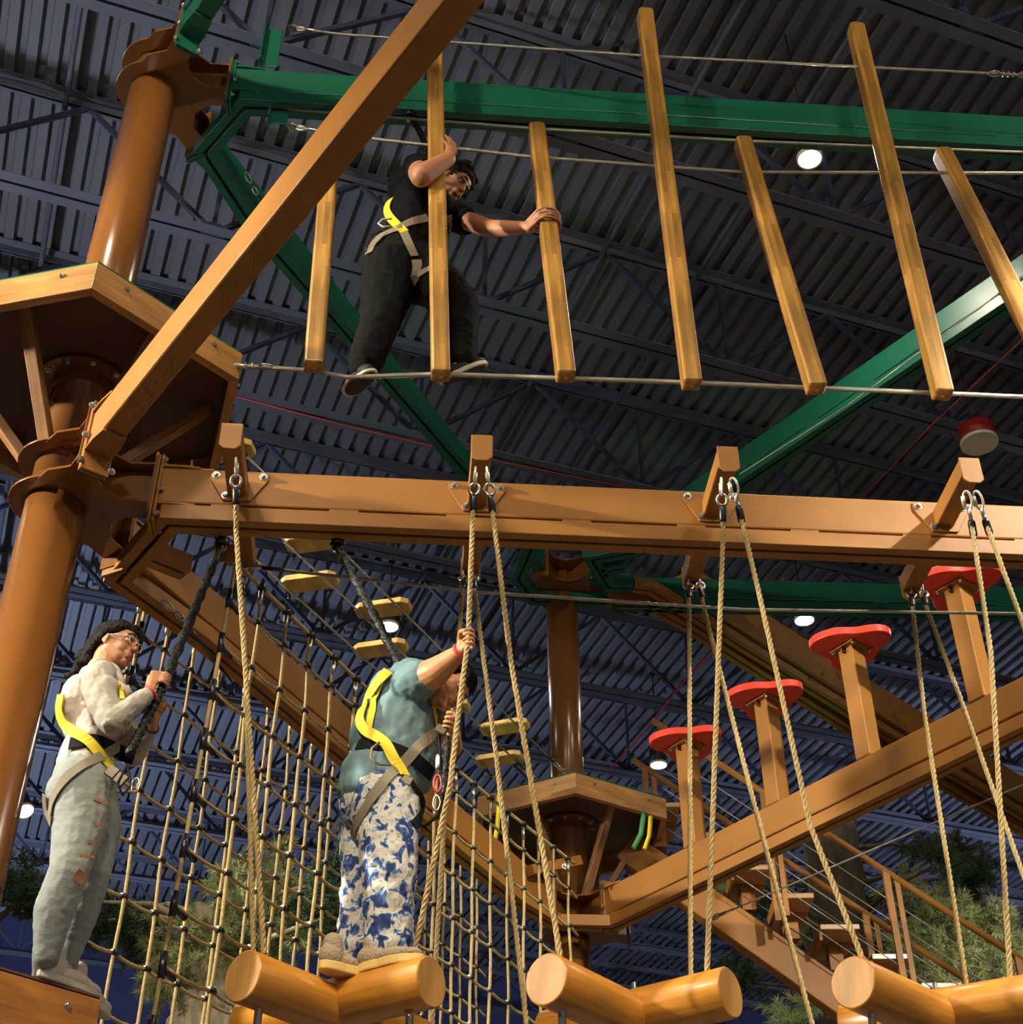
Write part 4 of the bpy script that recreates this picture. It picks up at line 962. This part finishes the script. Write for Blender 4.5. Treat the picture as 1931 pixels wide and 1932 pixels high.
blob('body', skin, SKIN_B, bo, .0038, 4); face_detail(bo, P, Rm, 1.0, l_, u_, f_)
hair = MB(); hair.ell(P(-.030, 0, .038), np.array((.100, .088, .088)), Rm); hair.ell(P(.020, 0, .072), np.array((.080, .072, .045)), Rm)
for b in (-1, 1): hair.cap(P(.030, b*.066, .04), P(-.05, b*.07, -.01), .020, .024)
for i in range(14): hair.cap(P(.072+.01*math.sin(i), -.05+.0077*i, .078-.008*(i % 3)), P(.092, -.052+.008*i, .045), .010, .005, 8)
blob('hair', hair, HAIR, bo, .0045, 2, disp=.008, dscale=.015)
sh = MB(); limb(sh, [B(783, 1275)]+tor[:3]+[B(722, 1470), B(716, 1484)], [.070, .108, .136, .158, .166, .168])
sh.ell(B(710, 1395, 5.2), (.11, .15, .13)); sh.ell(B(790, 1440, 5.2), (.08, .13, .12)); sh.ell(B(735, 1310, 5.2), (.09, .12, .10))
limb(sh, [B(785, 1290, 5.14), sN, sN+(eN-sN)*.30], [.088, .088, .086]); limb(sh, [B(790, 1300, 5.3), sF+(eF-sF)*.4], [.08, .07])
shirt = blob('t_shirt', sh, TEAL, bo, .006, 5, disp=.018, dscale=.06)
pa = MB(); limb(pa, [B(722, 1480), B(714, 1510)], [.150, .150]); pa.ell(B(694, 1530, 5.25), (.11, .13, .11))
limb(pa, lN, [.135, .118, .100, .094, .088]); limb(pa, lF, [.125, .11, .094, .088, .078]); pa.cap(lN[-1], B(738, 1802, 5.14), .088, .075); pa.cap(lF[-1], B(664, 1808, 5.36), .076, .066)
pants = blob('trousers', pa, CAMO, bo, .006, 4, disp=.020, dscale=.045, label='blue, grey and white patterned trousers')
tree = bvh([shirt, pants])
strap('yellow_strap', tree, [(733, 1270), (710, 1300), (692, 1335), (683, 1365), (700, 1385), (725, 1402), (740, 1430), (762, 1470)], .043, STRAP_Y, bo, lift=.016, label='bright yellow shoulder strap', th=.005)
strap('yellow_strap', tree, [(727, 1275), (712, 1310), (702, 1350), (697, 1375)], .028, STRAP_Y, bo, lift=.010, th=.004)
strap('chest_strap', tree, [(815, 1325), (819, 1350), (822, 1370)], .018, STRAP_Y, bo, lift=.005)
strap('waist_belt', tree, [(676, 1406), (700, 1404), (740, 1412), (780, 1430), (815, 1462)], .052, STRAP_K, bo, lift=.004, label='black waist belt')
strap('leg_strap', tree, [(672, 1560), (690, 1530), (715, 1490), (745, 1455), (780, 1420), (805, 1395), (828, 1373)], .044, STRAP_G, bo, lift=.008, label='olive webbing')
strap('leg_strap', tree, [(668, 1580), (674, 1560), (684, 1538)], .044, STRAP_G, bo, lift=.006)
strap('leg_strap', tree, [(775, 1478), (790, 1500), (795, 1530), (780, 1560)], .040, STRAP_K, bo, lift=.006)
mb = MB()
for (px, py) in ((768, 1472), (833, 1376)):
    c = B(px, py, 5.02); mb = MB(); mb.box(c, V(.020, 0, -.010), V(0, .006, 0), V(.009, 0, .016)); part('buckle', mb, BK, bo, bevel=.003)
mb = MB(); mb.tube([B(716, 1400, 5.02), B(702, 1412, 5.0), B(700, 1430, 4.98), B(716, 1442, 5.0), B(738, 1443, 5.02)], .005, 8); part('hose_loop', mb, STRAP_G, bo)
mb = MB(); mb.torus(wN+(wN-eN)*.05, wN-eN, .034, .0065, n=18); part('wristband', mb, WRIST, bo, label='red wristband')
mb = MB(); mb.lathe(B(827, 1440, 5.05), [(.008, -.03), (.012, -.02), (.012, .03), (.008, .04)], n=10); part('lanyard_end', mb, ZINC, bo)
mb = MB(); mb.torus(B(826, 1478, 5.05), (0, 1, 0), .015, .005, u=(0, 0, 1), sx=2.4); part('carabiner', mb, WRIST, bo, label='red carabiner')
mb = MB(); mb.torus(B(824, 1515, 5.05), (0, 1, 0), .014, .005, u=(0, 0, 1), sx=2.2); part('carabiner', mb, ZINC, bo)
mb = MB(); mb.tube([B(828, 1380, 5.04), B(832, 1440, 5.05), B(838, 1500, 5.05), B(826, 1540, 5.05), B(800, 1560, 5.05)], .006, 6); part('tether', mb, STRAP_K, bo)
shoe(bo, Pz(676, 1840, ZL+LR-.01)+V(0, 0, .0), Pz(797, 1817, ZL+LR-.005), V(0, 0, 1), .10, SHOE_Y, SOLE_Y, h=.058, hs=.034)
shoe(bo, Pz(604, 1828, ZL+LR-.02), Pz(694, 1858, ZL+LR-.02), V(0, 0, 1), .10, SHOE_Y, SOLE_Y, h=.058, hs=.034)

DARKSOLE = mat('dark_rubber_tread', (.045, .036, .026), .8, bump=.6, bscale=150)
# ---------------- climber in black on the upper course
ym = 5.26; Q = lambda px, py, y=ym: Py(px, py, y)
ma = thing('person', Pz(760, 710, ZF), 'climber in black clothes and yellow-strapped harness hugging a post on the upper bridge', 'person')
Cm = Q(858, 347, 5.24); fm = V(.62, -.42, -.70); um = V(.62, -.12, .62)
skin = MB(); P, Rm, l_, u_, f_ = head_parts(skin, Cm, fm, um, .98)
tor = [Q(800, 330), Q(792, 375), Q(775, 440), Q(757, 495)]
skin.cap(Q(842, 352), Q(808, 340), .055, .062); limb(skin, tor, [.09, .12, .12, .12])
sN, eN, wN, hN = Q(788, 318, 5.12), Q(796, 332, 4.815), Q(846, 300, 4.83), Q(850, 272, 4.90)
sF, eF, wF = Q(848, 405, 5.34), Q(925, 432, 5.14), Q(1000, 430, 4.98)
fq = (Py(1040, 432, 5.0)[2]-PO[2][0][2])/(PO[2][1][2]-PO[2][0][2]); hF = PO[2][0]+(PO[2][1]-PO[2][0])*fq
limb(skin, [sN, eN, wN], [.066, .060, .040]); limb(skin, [sF, eF, wF], [.056, .048, .032])
# hand over the post edge: palm and five fingers
for i, (dx, dz, L) in enumerate(((-6, -14, .9), (0, -17, 1), (5, -15, .95), (9, -11, .8))):
    b0 = Q(846+i*3, 283+i*2, 4.845+.014*i); b1 = Q(845+i*3+dx*.5, 283+dz*.9, 4.85+.014*i); b2 = Q(838+i*2+dx, 281+dz*1.5*L, 4.86+.014*i)
    skin.cap(b0, b1, .0105, .0098, 8); skin.cap(b1, b2, .0098, .008, 8)
skin.cap(wN, Q(850, 284, 4.845), .032, .028); skin.ell(Q(851, 286, 4.86), (.034, .026, .036)); skin.cap(Q(855, 290, 4.87), Q(857, 276, 4.91), .012, .010, 8)
grip_hand(skin, wF, hF, PO[2][1]-PO[2][0], 1.0, -1, .056)
lN = [Q(735, 512, 5.20), Q(728, 560, 5.18), Q(722, 600, 5.14), Q(703, 645, 5.10), Q(690, 686, 5.06)]
lF = [Q(795, 518, 5.30), Q(835, 545, 5.24), Q(864, 578, 5.18), Q(868, 630, 5.14), Q(868, 682, 5.10)]
limb(skin, lN, [.11, .10, .075, .06, .045]); limb(skin, lF, [.11, .10, .078, .06, .045])
blob('body', skin, SKIN_M, ma, .0042, 3); face_detail(ma, P, Rm, .98, l_, u_, f_)
hair = MB(); hair.ell(P(-.028, 0, .034), np.array((.100, .090, .092))*.98, Rm)
for i in range(46):
    a = RNG.uniform(0, 2*PI); b = RNG.uniform(-.2, 1.2); hair.ell(P(-.02+.095*math.sin(b)*.9-.02, .082*math.cos(a)*math.cos(b*.7), .03+.085*abs(math.sin(b+.3))), .020, n=8, k=6)
for b in np.linspace(-1, 1, 9): hair.ell(P(.060-.02*abs(b), .06*b, .078-.015*abs(b)), .022, n=8, k=6)
blob('hair', hair, HAIR_C, ma, .005, 1, disp=.012, dscale=.012)
sh = MB(); limb(sh, [Q(812, 326)]+tor+[Q(755, 505)], [.075, .108, .145, .138, .140, .138]); sh.ell(Q(765, 360, 5.26), (.10, .14, .12)); sh.ell(Q(835, 400, 5.26), (.07, .12, .10))
limb(sh, [Q(792, 322, 5.2), sN, sN+(eN-sN)*.55], [.09, .08, .072]); limb(sh, [Q(825, 385, 5.3), sF, sF+(eF-sF)*.38], [.09, .085, .080])
shirt = blob('t_shirt', sh, BLACKC, ma, .007, 5, disp=.018, dscale=.06)
pa = MB(); limb(pa, [Q(758, 480), Q(755, 510)], [.145, .150]); pa.ell(Q(722, 500, 5.26), (.09, .13, .12)); limb(pa, lN, [.145, .132, .100, .092, .082]); limb(pa, lF, [.14, .13, .108, .092, .086]); pa.cap(Q(760, 500, 5.25), Q(790, 530, 5.27), .15, .13)
pants = blob('trousers', pa, BLACKP, ma, .007, 5, disp=.020, dscale=.07)
tree = bvh([shirt, pants])
strap('yellow_strap', tree, [(740, 377), (730, 390), (733, 405), (748, 425), (764, 440)], .046, STRAP_Y, ma, lift=.006, label='bright yellow strap', th=.005)
strap('waist_strap', tree, [(697, 480), (705, 462), (722, 445), (748, 435), (775, 420), (806, 412)], .044, STRAP_G, ma, lift=.006, label='pale grey webbing')
strap('leg_strap', tree, [(762, 440), (772, 462), (782, 485)], .044, STRAP_G, ma, lift=.006)
strap('leg_strap', tree, [(786, 492), (790, 508), (784, 520), (776, 532)], .050, STRAP_G, ma, lift=.006, label='khaki leg loop')
strap('leg_strap', tree, [(784, 522), (800, 515), (812, 508)], .036, STRAP_G, ma, lift=.006)
strap('chest_strap', tree, [(846, 405), (850, 425), (850, 455), (853, 478)], .036, STRAP_G, ma, lift=.006)
mb = MB(); mb.tube([Q(740, 413, 5.08), Q(722, 414, 5.08), Q(714, 422, 5.08), Q(722, 428, 5.08), Q(738, 427, 5.08)], .005, 8); part('hose_loop', mb, SOLE_W, ma)
mb = MB(); mb.tube([Q(722, 436, 5.12), Q(700, 445, 5.12), Q(690, 468, 5.12), Q(696, 488, 5.12)], .006, 8); part('hose_loop', mb, BLACK, ma)
shoe(ma, Q(712, 702, 5.0), Q(650, 738, 5.06)-V(0, 0, .02), V(-.1, .25, 1), .10, SHOE_K, SOLE_W, h=.055, hs=.024, out=DARKSOLE)
shoe(ma, Q(832, 724, 5.02), Q(920, 690, 5.16), V(.1, .1, 1), .10, SHOE_K, SOLE_W, h=.055, hs=.024, out=DARKSOLE)

# ------------------------------------------------------------------ lanyards and trolleys
def lanyard(a, b, r, label, bulge=.0, white=False, trolley=True):
    t = thing('safety_lanyard', a, label, 'lanyard'); a = np.array(a); b = np.array(b); n = 40; d = nrm(b-a); sd = nrm(np.cross(d, V(0, 1, 0)))
    mb = MB(); mb.tube([a+(b-a)*i/n+sd*bulge*math.sin(PI*i/n)*1.0 for i in range(n+1)], [r*(1+.16*math.sin(i*1.7)) for i in range(n+1)], 10); part('woven_sleeve', mb, BLACKHOSE, t)
    if not trolley: return t
    mb = MB(); mb.cyl(a+V(0, 0, .015), a+V(0, 0, .085), .020, 14); mb.lathe(a+V(0, 0, .0), [(.030, 0), (.034, .008), (.034, .022), (.024, .03)], n=16); part('trolley', mb, BLACK, t)
    mb = MB(); mb.torus(a+V(0, 0, -.012), V(0, 1, 0), .022, .007, n=18); part('swivel_ring', mb, ZINC, t); return t
lanyard(Pz(417, 1030, ZB-.02), G(306, 1300, 4.74), .019, 'black padded lanyard from the track down to the woman\'s hands', white=True)
lanyard(G(306, 1300, 4.74), G(243, 1425, 4.68), .017, 'lower end of the woman\'s black lanyard, between hands and hip', trolley=False)
lanyard(Pz(636, 1030, ZB-.02), B(760, 1262, 5.2), .019, 'black padded lanyard from the track to the boy\'s back')
lanyard(Pz(774, 222, ZG-.02), Q(803, 305, 5.12), .017, 'black lanyard from the green beam to the climber in black', bulge=.03)
lanyard(B(845, 1390, 5.04), B(838, 1500, 5.03), .012, 'short black tether end hanging from the boy\'s chest to his hip', trolley=False)
# ------------------------------------------------------------------ staircase behind the far platform
ys = 10.25
st = thing('staircase', Py(1364, 1740, ys), 'brown steel staircase with wooden treads and cable railings descending right from the far platform', 'staircase')
q0, q1 = Py(1180, 1600, ys), Py(1700, 1968, ys)
mb = MB(); mb.bar(q0, q1, .13, .24); part('stringer', mb, BROWN, st, bevel=.01)
for i, (px, py) in enumerate(((1242, 1556), (1326, 1612), (1408, 1672), (1488, 1725), (1572, 1783), (1668, 1838), (1760, 1892))):
    c = Py(px, py, ys); t = MB(); t.box(c+V(0, 0, .02), V(.14, 0, 0), V(0, .30, 0), V(0, 0, .02)); t = part('tread', t, PLYW, st, bevel=.005)
    m = MB(); m.box(c+V(-.138, 0, -.035), V(.010, 0, 0), V(0, .28, 0), V(0, 0, .034)); part('edge_plate', m, BROWN, t)
    m = MB(); m.box(c+V(.0, 0, -.10), V(.05, 0, 0), V(0, .055, 0), V(0, 0, .10)); part('bracket', m, BROWN, t)
    m = MB(); m.box(c+V(.0, 0, -.006), V(.13, 0, 0), V(0, .035, 0), V(0, 0, .006)); part('support_plate', m, BROWN, t)
for (a, b, y) in (((1231, 1359), (1960, 1831), 9.95), ((1196, 1435), (1960, 1938), 10.58)):
    p, q = Py(*a, y), Py(*b, y); mb = MB(); mb.tube([p, q], .024, 10); rl = part('handrail', mb, BROWN, st)
    d = q-p
    for f in ((.31, .63, .95) if y < 10 else (.03, .37, .60, .85)):
        c = p+d*f
        mb = MB(); mb.box(c-V(0, 0, .5), V(.022, 0, 0), V(0, .02, 0), V(0, 0, .5)); part('baluster', mb, BROWN, st)
        mb = MB(); mb.box(c+V(.07, 0, -.5), V(.018, 0, 0), V(0, .006, 0), V(0, 0, .46)); part('baluster_plate', mb, BROWN, st)
    for h in (.22, .38, .54, .70, .86):
        mb = MB(); mb.tube([p-V(0, 0, h)+d*.02, q-V(0, 0, h)], .0045, 5); part('railing_cable', mb, CABLE, st)
def web(px0, px1, y0, y1, w, m, label, name='hanging_tether'):
    a, b = Py(*px0, y0), Py(*px1, y1); mid = (a+b)/2+V(.01, 0, -.03); mb = MB(); mb.tube([a, (a*2+b)/3+V(.01,0,0), mid, b], w, 6); o = part(name, mb, m); prop(o, label, 'tether')
web((942, 1500), (930, 1606), 9.2, 9.2, .016, STRAP_Y, 'short yellow tether hanging left of the far platform')
web((1216, 1532), (1196, 1600), 9.5, 9.5, .018, mat('green_webbing', (.05, .25, .08), .7), 'green tether hanging at the right edge of the far platform')
web((1228, 1540), (1216, 1602), 9.5, 9.5, .016, STRAP_Y, 'yellow tether beside the green one at the far platform')

# ------------------------------------------------------------------ artificial pine trees
def clump_mesh(m, seed):
    r = np.random.default_rng(seed); vs = []; fs = []; k = 0
    for tw in range(8):
        d = nrm(r.normal(size=3)+V(0, 0, .25)); L = .20
        for i in range(85):
            p = d*L*r.uniform(.1, 1); q = nrm(nrm(r.normal(size=3))+d*.9); ln = r.uniform(.06, .11); s = nrm(np.cross(q, r.normal(size=3)))*.0042
            vs += [p-s, p+s, p+q*ln]; fs.append((k, k+1, k+2)); k += 3
    me = bpy.data.meshes.new('foliage_clump'); me.from_pydata([tuple(v) for v in vs], [], fs); me.materials.append(m); me.update(); return me
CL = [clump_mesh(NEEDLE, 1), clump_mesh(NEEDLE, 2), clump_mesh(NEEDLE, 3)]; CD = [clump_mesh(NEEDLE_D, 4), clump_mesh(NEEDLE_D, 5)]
def tree_(base, pts, rs, mat_, label, clumps, dark, y, s, spread=.3):
    t = thing('artificial_pine_tree', V(base[0], base[1], 0), label, 'tree')
    mb = MB(); P = []; R = []
    for i in range(len(pts)-1):
        for k in range(8): f = k/8; P.append(pts[i]+(pts[i+1]-pts[i])*f+RNG.normal(size=3)*.012); R.append((rs[i]+(rs[i+1]-rs[i])*f)*(1+RNG.normal()*.05))
    P.append(pts[-1]); R.append(rs[-1]); mb.tube(P, R, 22); part('trunk', mb, mat_, t)
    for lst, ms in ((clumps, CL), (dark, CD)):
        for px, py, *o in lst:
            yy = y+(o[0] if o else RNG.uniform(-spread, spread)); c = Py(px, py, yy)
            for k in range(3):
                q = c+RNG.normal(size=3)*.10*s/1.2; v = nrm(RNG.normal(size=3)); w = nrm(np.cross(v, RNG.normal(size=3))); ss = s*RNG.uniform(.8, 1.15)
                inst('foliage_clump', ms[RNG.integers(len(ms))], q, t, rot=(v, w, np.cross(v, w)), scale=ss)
            # branch back to the trunk
            zt = min(max(c[2]-.25, pts[0][2]), pts[-1][2]-.1); k = np.argmin([abs(p[2]-zt) for p in P]); a = P[k]
            mb = MB(); mb.tube([a, (a+c)/2+V(0, 0, .08), c], [.035, .018, .008], 7); part('branch', mb, mat_, t)
b0 = Py(1590, 1760, 12.6)
tree_(b0, [V(b0[0]+.1, b0[1], 0), Py(1612, 1932, 12.6), Py(1590, 1760, 12.6), Py(1562, 1560, 12.6)], [.34, .30, .27, .24], BARK, 'tall brown pine trunk with pale green needles behind the staircase at right',
      [(1375, 1668), (1352, 1655), (1535, 1735), (1545, 1765), (1488, 1905), (1700, 1690), (1725, 1720), (1765, 1705), (1780, 1750), (1740, 1765), (1835, 1690), (1850, 1745), (1805, 1790), (1700, 1775), (1760, 1820), (1825, 1850), (1725, 1855), (1665, 1840), (1885, 1770), (1900, 1820), (1870, 1860), (1790, 1870), (1640, 1880)],
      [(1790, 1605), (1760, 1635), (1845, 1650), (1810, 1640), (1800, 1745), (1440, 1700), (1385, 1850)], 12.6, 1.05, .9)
b1 = Py(385, 1820, 8.6)
tree_(b1, [V(b1[0], b1[1], 0), Py(378, 1932, 8.6), Py(388, 1800, 8.6), Py(402, 1712, 8.6)], [.22, .175, .16, .14], BARK_L, 'cream-barked pine tree lit brightly behind the net at lower left',
      [(428, 1688), (455, 1665), (505, 1705), (480, 1730), (535, 1690), (548, 1655), (560, 1745), (520, 1765), (470, 1780), (410, 1795), (375, 1770), (296, 1800), (335, 1800), (345, 1835), (308, 1868), (440, 1735)],
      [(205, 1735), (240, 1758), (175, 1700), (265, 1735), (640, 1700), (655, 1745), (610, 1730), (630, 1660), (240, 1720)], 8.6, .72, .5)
b2 = Py(-40, 1850, 12)
tree_(b2, [V(b2[0], b2[1], 0), Py(-40, 1850, 12), Py(-30, 1700, 12)], [.2, .16, .1], BARK, 'dark pine branch peeping out behind the left column', [], [(52, 1672), (75, 1690), (30, 1660), (60, 1710)], 12, .9, .2)
# ------------------------------------------------------------------ lamps
def lamp(p, label, E, housing=None, on=True, r=.10, aim=(0, 0, -1), h=.22, ang=150, col=(1, .9, .74)):
    housing = housing or LAMPK
    t = thing('ceiling_lamp', p, label, 'ceiling lamp'); a = nrm(aim)
    mb = MB(); mb.lathe(p, [(r, 0), (r, h*.8), (r*.6, h), (.03, h)], ax=-a, n=24); part('housing', mb, housing, t)
    mb = MB(); mb.lathe(p, [(r*.9, -.006), (r*.9, .002)], ax=-a, n=24); part('lit_disc' if on else 'diffuser', mb, LAMPW if on else LAMPOFF, t)
    mb = MB(); mb.lathe(p, [(r*.9, -.004), (r*1.04, -.010), (r*1.04, .02), (r*.9, .02)], ax=-a, n=24); part('rim', mb, LAMPOFF, t)
    q = p-a*h; mb = MB(); mb.tube([q, V(q[0], q[1], HT+EYE)], .006, 6); part('drop_rod', mb, LAMPK, t)
    if on:
        l = bpy.data.lights.new('lamp_light', 'SPOT'); l.energy = E*LAMP_E; l.spot_size = R_(ang); l.spot_blend = .5; l.shadow_soft_size = r; l.color = col
        o = bpy.data.objects.new('lamp_light', l); COL.objects.link(o); o.parent = t
        z = -Vector(tuple(a)); o.rotation_euler = z.to_track_quat('Z', 'Y').to_euler(); o.location = tuple(a*.03)
    return t
lamp(Pz(1528, 300, 7.85), 'bright round ceiling lamp between the hanging posts at upper right', 200, r=.085)
lamp(Pz(1518, 1170, 7.85), 'bright round ceiling lamp above the tallest-looking red disc', 110)
lamp(Pz(734, 1182, 7.85), 'small bright lamp seen between two bridge planks', 110)
lamp(Pz(1243, 1443, 7.85), 'bright lamp behind the leftmost red-topped post', 110)
lamp(Pz(1848, 836, 7.85), 'unlit round lamp with a red housing at right', 0, housing=LAMPRED, on=False, r=.15, h=.2)
lamp(Pz(48, 1530, 6.6), 'tilted black spotlight beside the woman\'s thigh', 120, aim=(.5, -.3, -.8), r=.09, h=.3)
lamp(hall(13.5, 21, 5.2), 'small cream pendant lamp beyond the boy\'s shoe', 60, r=.1)
WARM = (1, .85, .62)
for i, (x, y, z, e, tx, ty, tz, an) in enumerate(((-9.0, 2.3, 5.6, 7500, -.3, 6.0, 3.6, 37), (-1.0, -2.5, 7.6, 480, 0, 5.2, 2.5, 120), (3.2, -1.0, 7.6, 380, 1.5, 6, 2.5, 120), (5.0, 5.0, 7.9, 300, 2, 5.3, 4, 120), (-5.0, 8.5, 7.9, 80, 0, 8, 3, 120), (5.5, 11, 7.9, 60, 3, 10, 3, 120), (-2.6, 1.2, 7.95, 750, -1.4, 5.2, 5.6, 120), (-2.5, -1.2, 6.5, 1500, -.95, 4.9, 2.0, 32), (3.2, -1.2, 6.3, 1000, 1.1, 4.9, 1.7, 30))):  # closing entries are added front fills brightening the people and the log steps
    lamp(H(x, y, z), 'black ceiling spotlight out of view, %s' % ('left front', 'behind the camera', 'behind the camera to the right', 'far right', 'far left', 'back right', 'over the upper beam', 'added front fill aimed at the two standing people', 'added front fill aimed at the log steps')[i], e, aim=V(tx-x, ty-y, tz-z), col=WARM if i else (1, .93, .80), ang=an, r=.2)

lamp(H(4.9, 2.6, 6.6), 'black ceiling spotlight beyond the right edge aimed at the level beam', 2000, aim=V(-1.5, 2.7, -2.3), col=(1, .95, .85), ang=52)
def uplight(p, aim, E, col, ang, label):
    t = thing('unseen_uplight', p, label, 'uplight'); a = nrm(aim)
    mb = MB(); mb.lathe(p, [(.12, 0), (.12, .2), (.05, .25)], ax=-a, n=20); part('housing', mb, LAMPK, t)
    l = bpy.data.lights.new('lamp_light', 'SPOT'); l.energy = E; l.spot_size = R_(ang); l.spot_blend = .8; l.shadow_soft_size = .3; l.color = col
    o = bpy.data.objects.new('lamp_light', l); COL.objects.link(o); o.parent = t; o.rotation_euler = (-Vector(tuple(a))).to_track_quat('Z', 'Y').to_euler(); o.location = tuple(a*.05)
uplight(H(-6.5, 6.5, 3.0), (.28, .05, .95), 1000, (.9, .9, 1.), 90, 'added uplight beyond the left edge washing the roof deck')  # added source, unseen, brightens the left part of the deck
uplight(H(-9.5, 15, 3.0), (.40, .25, .85), 3200, (.62, .74, 1.), 105, 'added uplight far left washing the end of the roof deck blue')  # added blue wash for the far left deck, fixture unseen
uplight(H(9.5, 16, 3.0), (-.35, .6, .72), 1800, (.66, .74, 1.), 120, 'added uplight far right washing the far roof deck')  # added wash that lifts the far right deck, fixture unseen
lamp(H(-6.5, 5.5, 4.5), 'small added spotlight, unseen beyond the left edge, aimed at the cream-barked tree', 420, aim=V(4.4, 3.2, -3.0), ang=32, r=.05)  # invented lamp out of frame, brightens the pale trunk
lamp(H(7.5, 8.0, 6.5), 'small added spotlight, unseen beyond the right edge, aimed at the right-hand tree', 1000, aim=V(-3.2, 4.6, -3.6), ang=40, r=.05, col=(1, .95, .8))  # lamp added out of frame to brighten the right-hand foliage

uplight(H(-.6, 8.6, -1.2), (0.0, -.03, 1), 160, (.25, 1., .25), 26, 'green uplight on the floor under the receding beam')
uplight(H(2.9, 11.6, -1.2), (-.05, .0, 1), 250, (.25, 1., .25), 20, 'green uplight on the floor under the double-track beam')
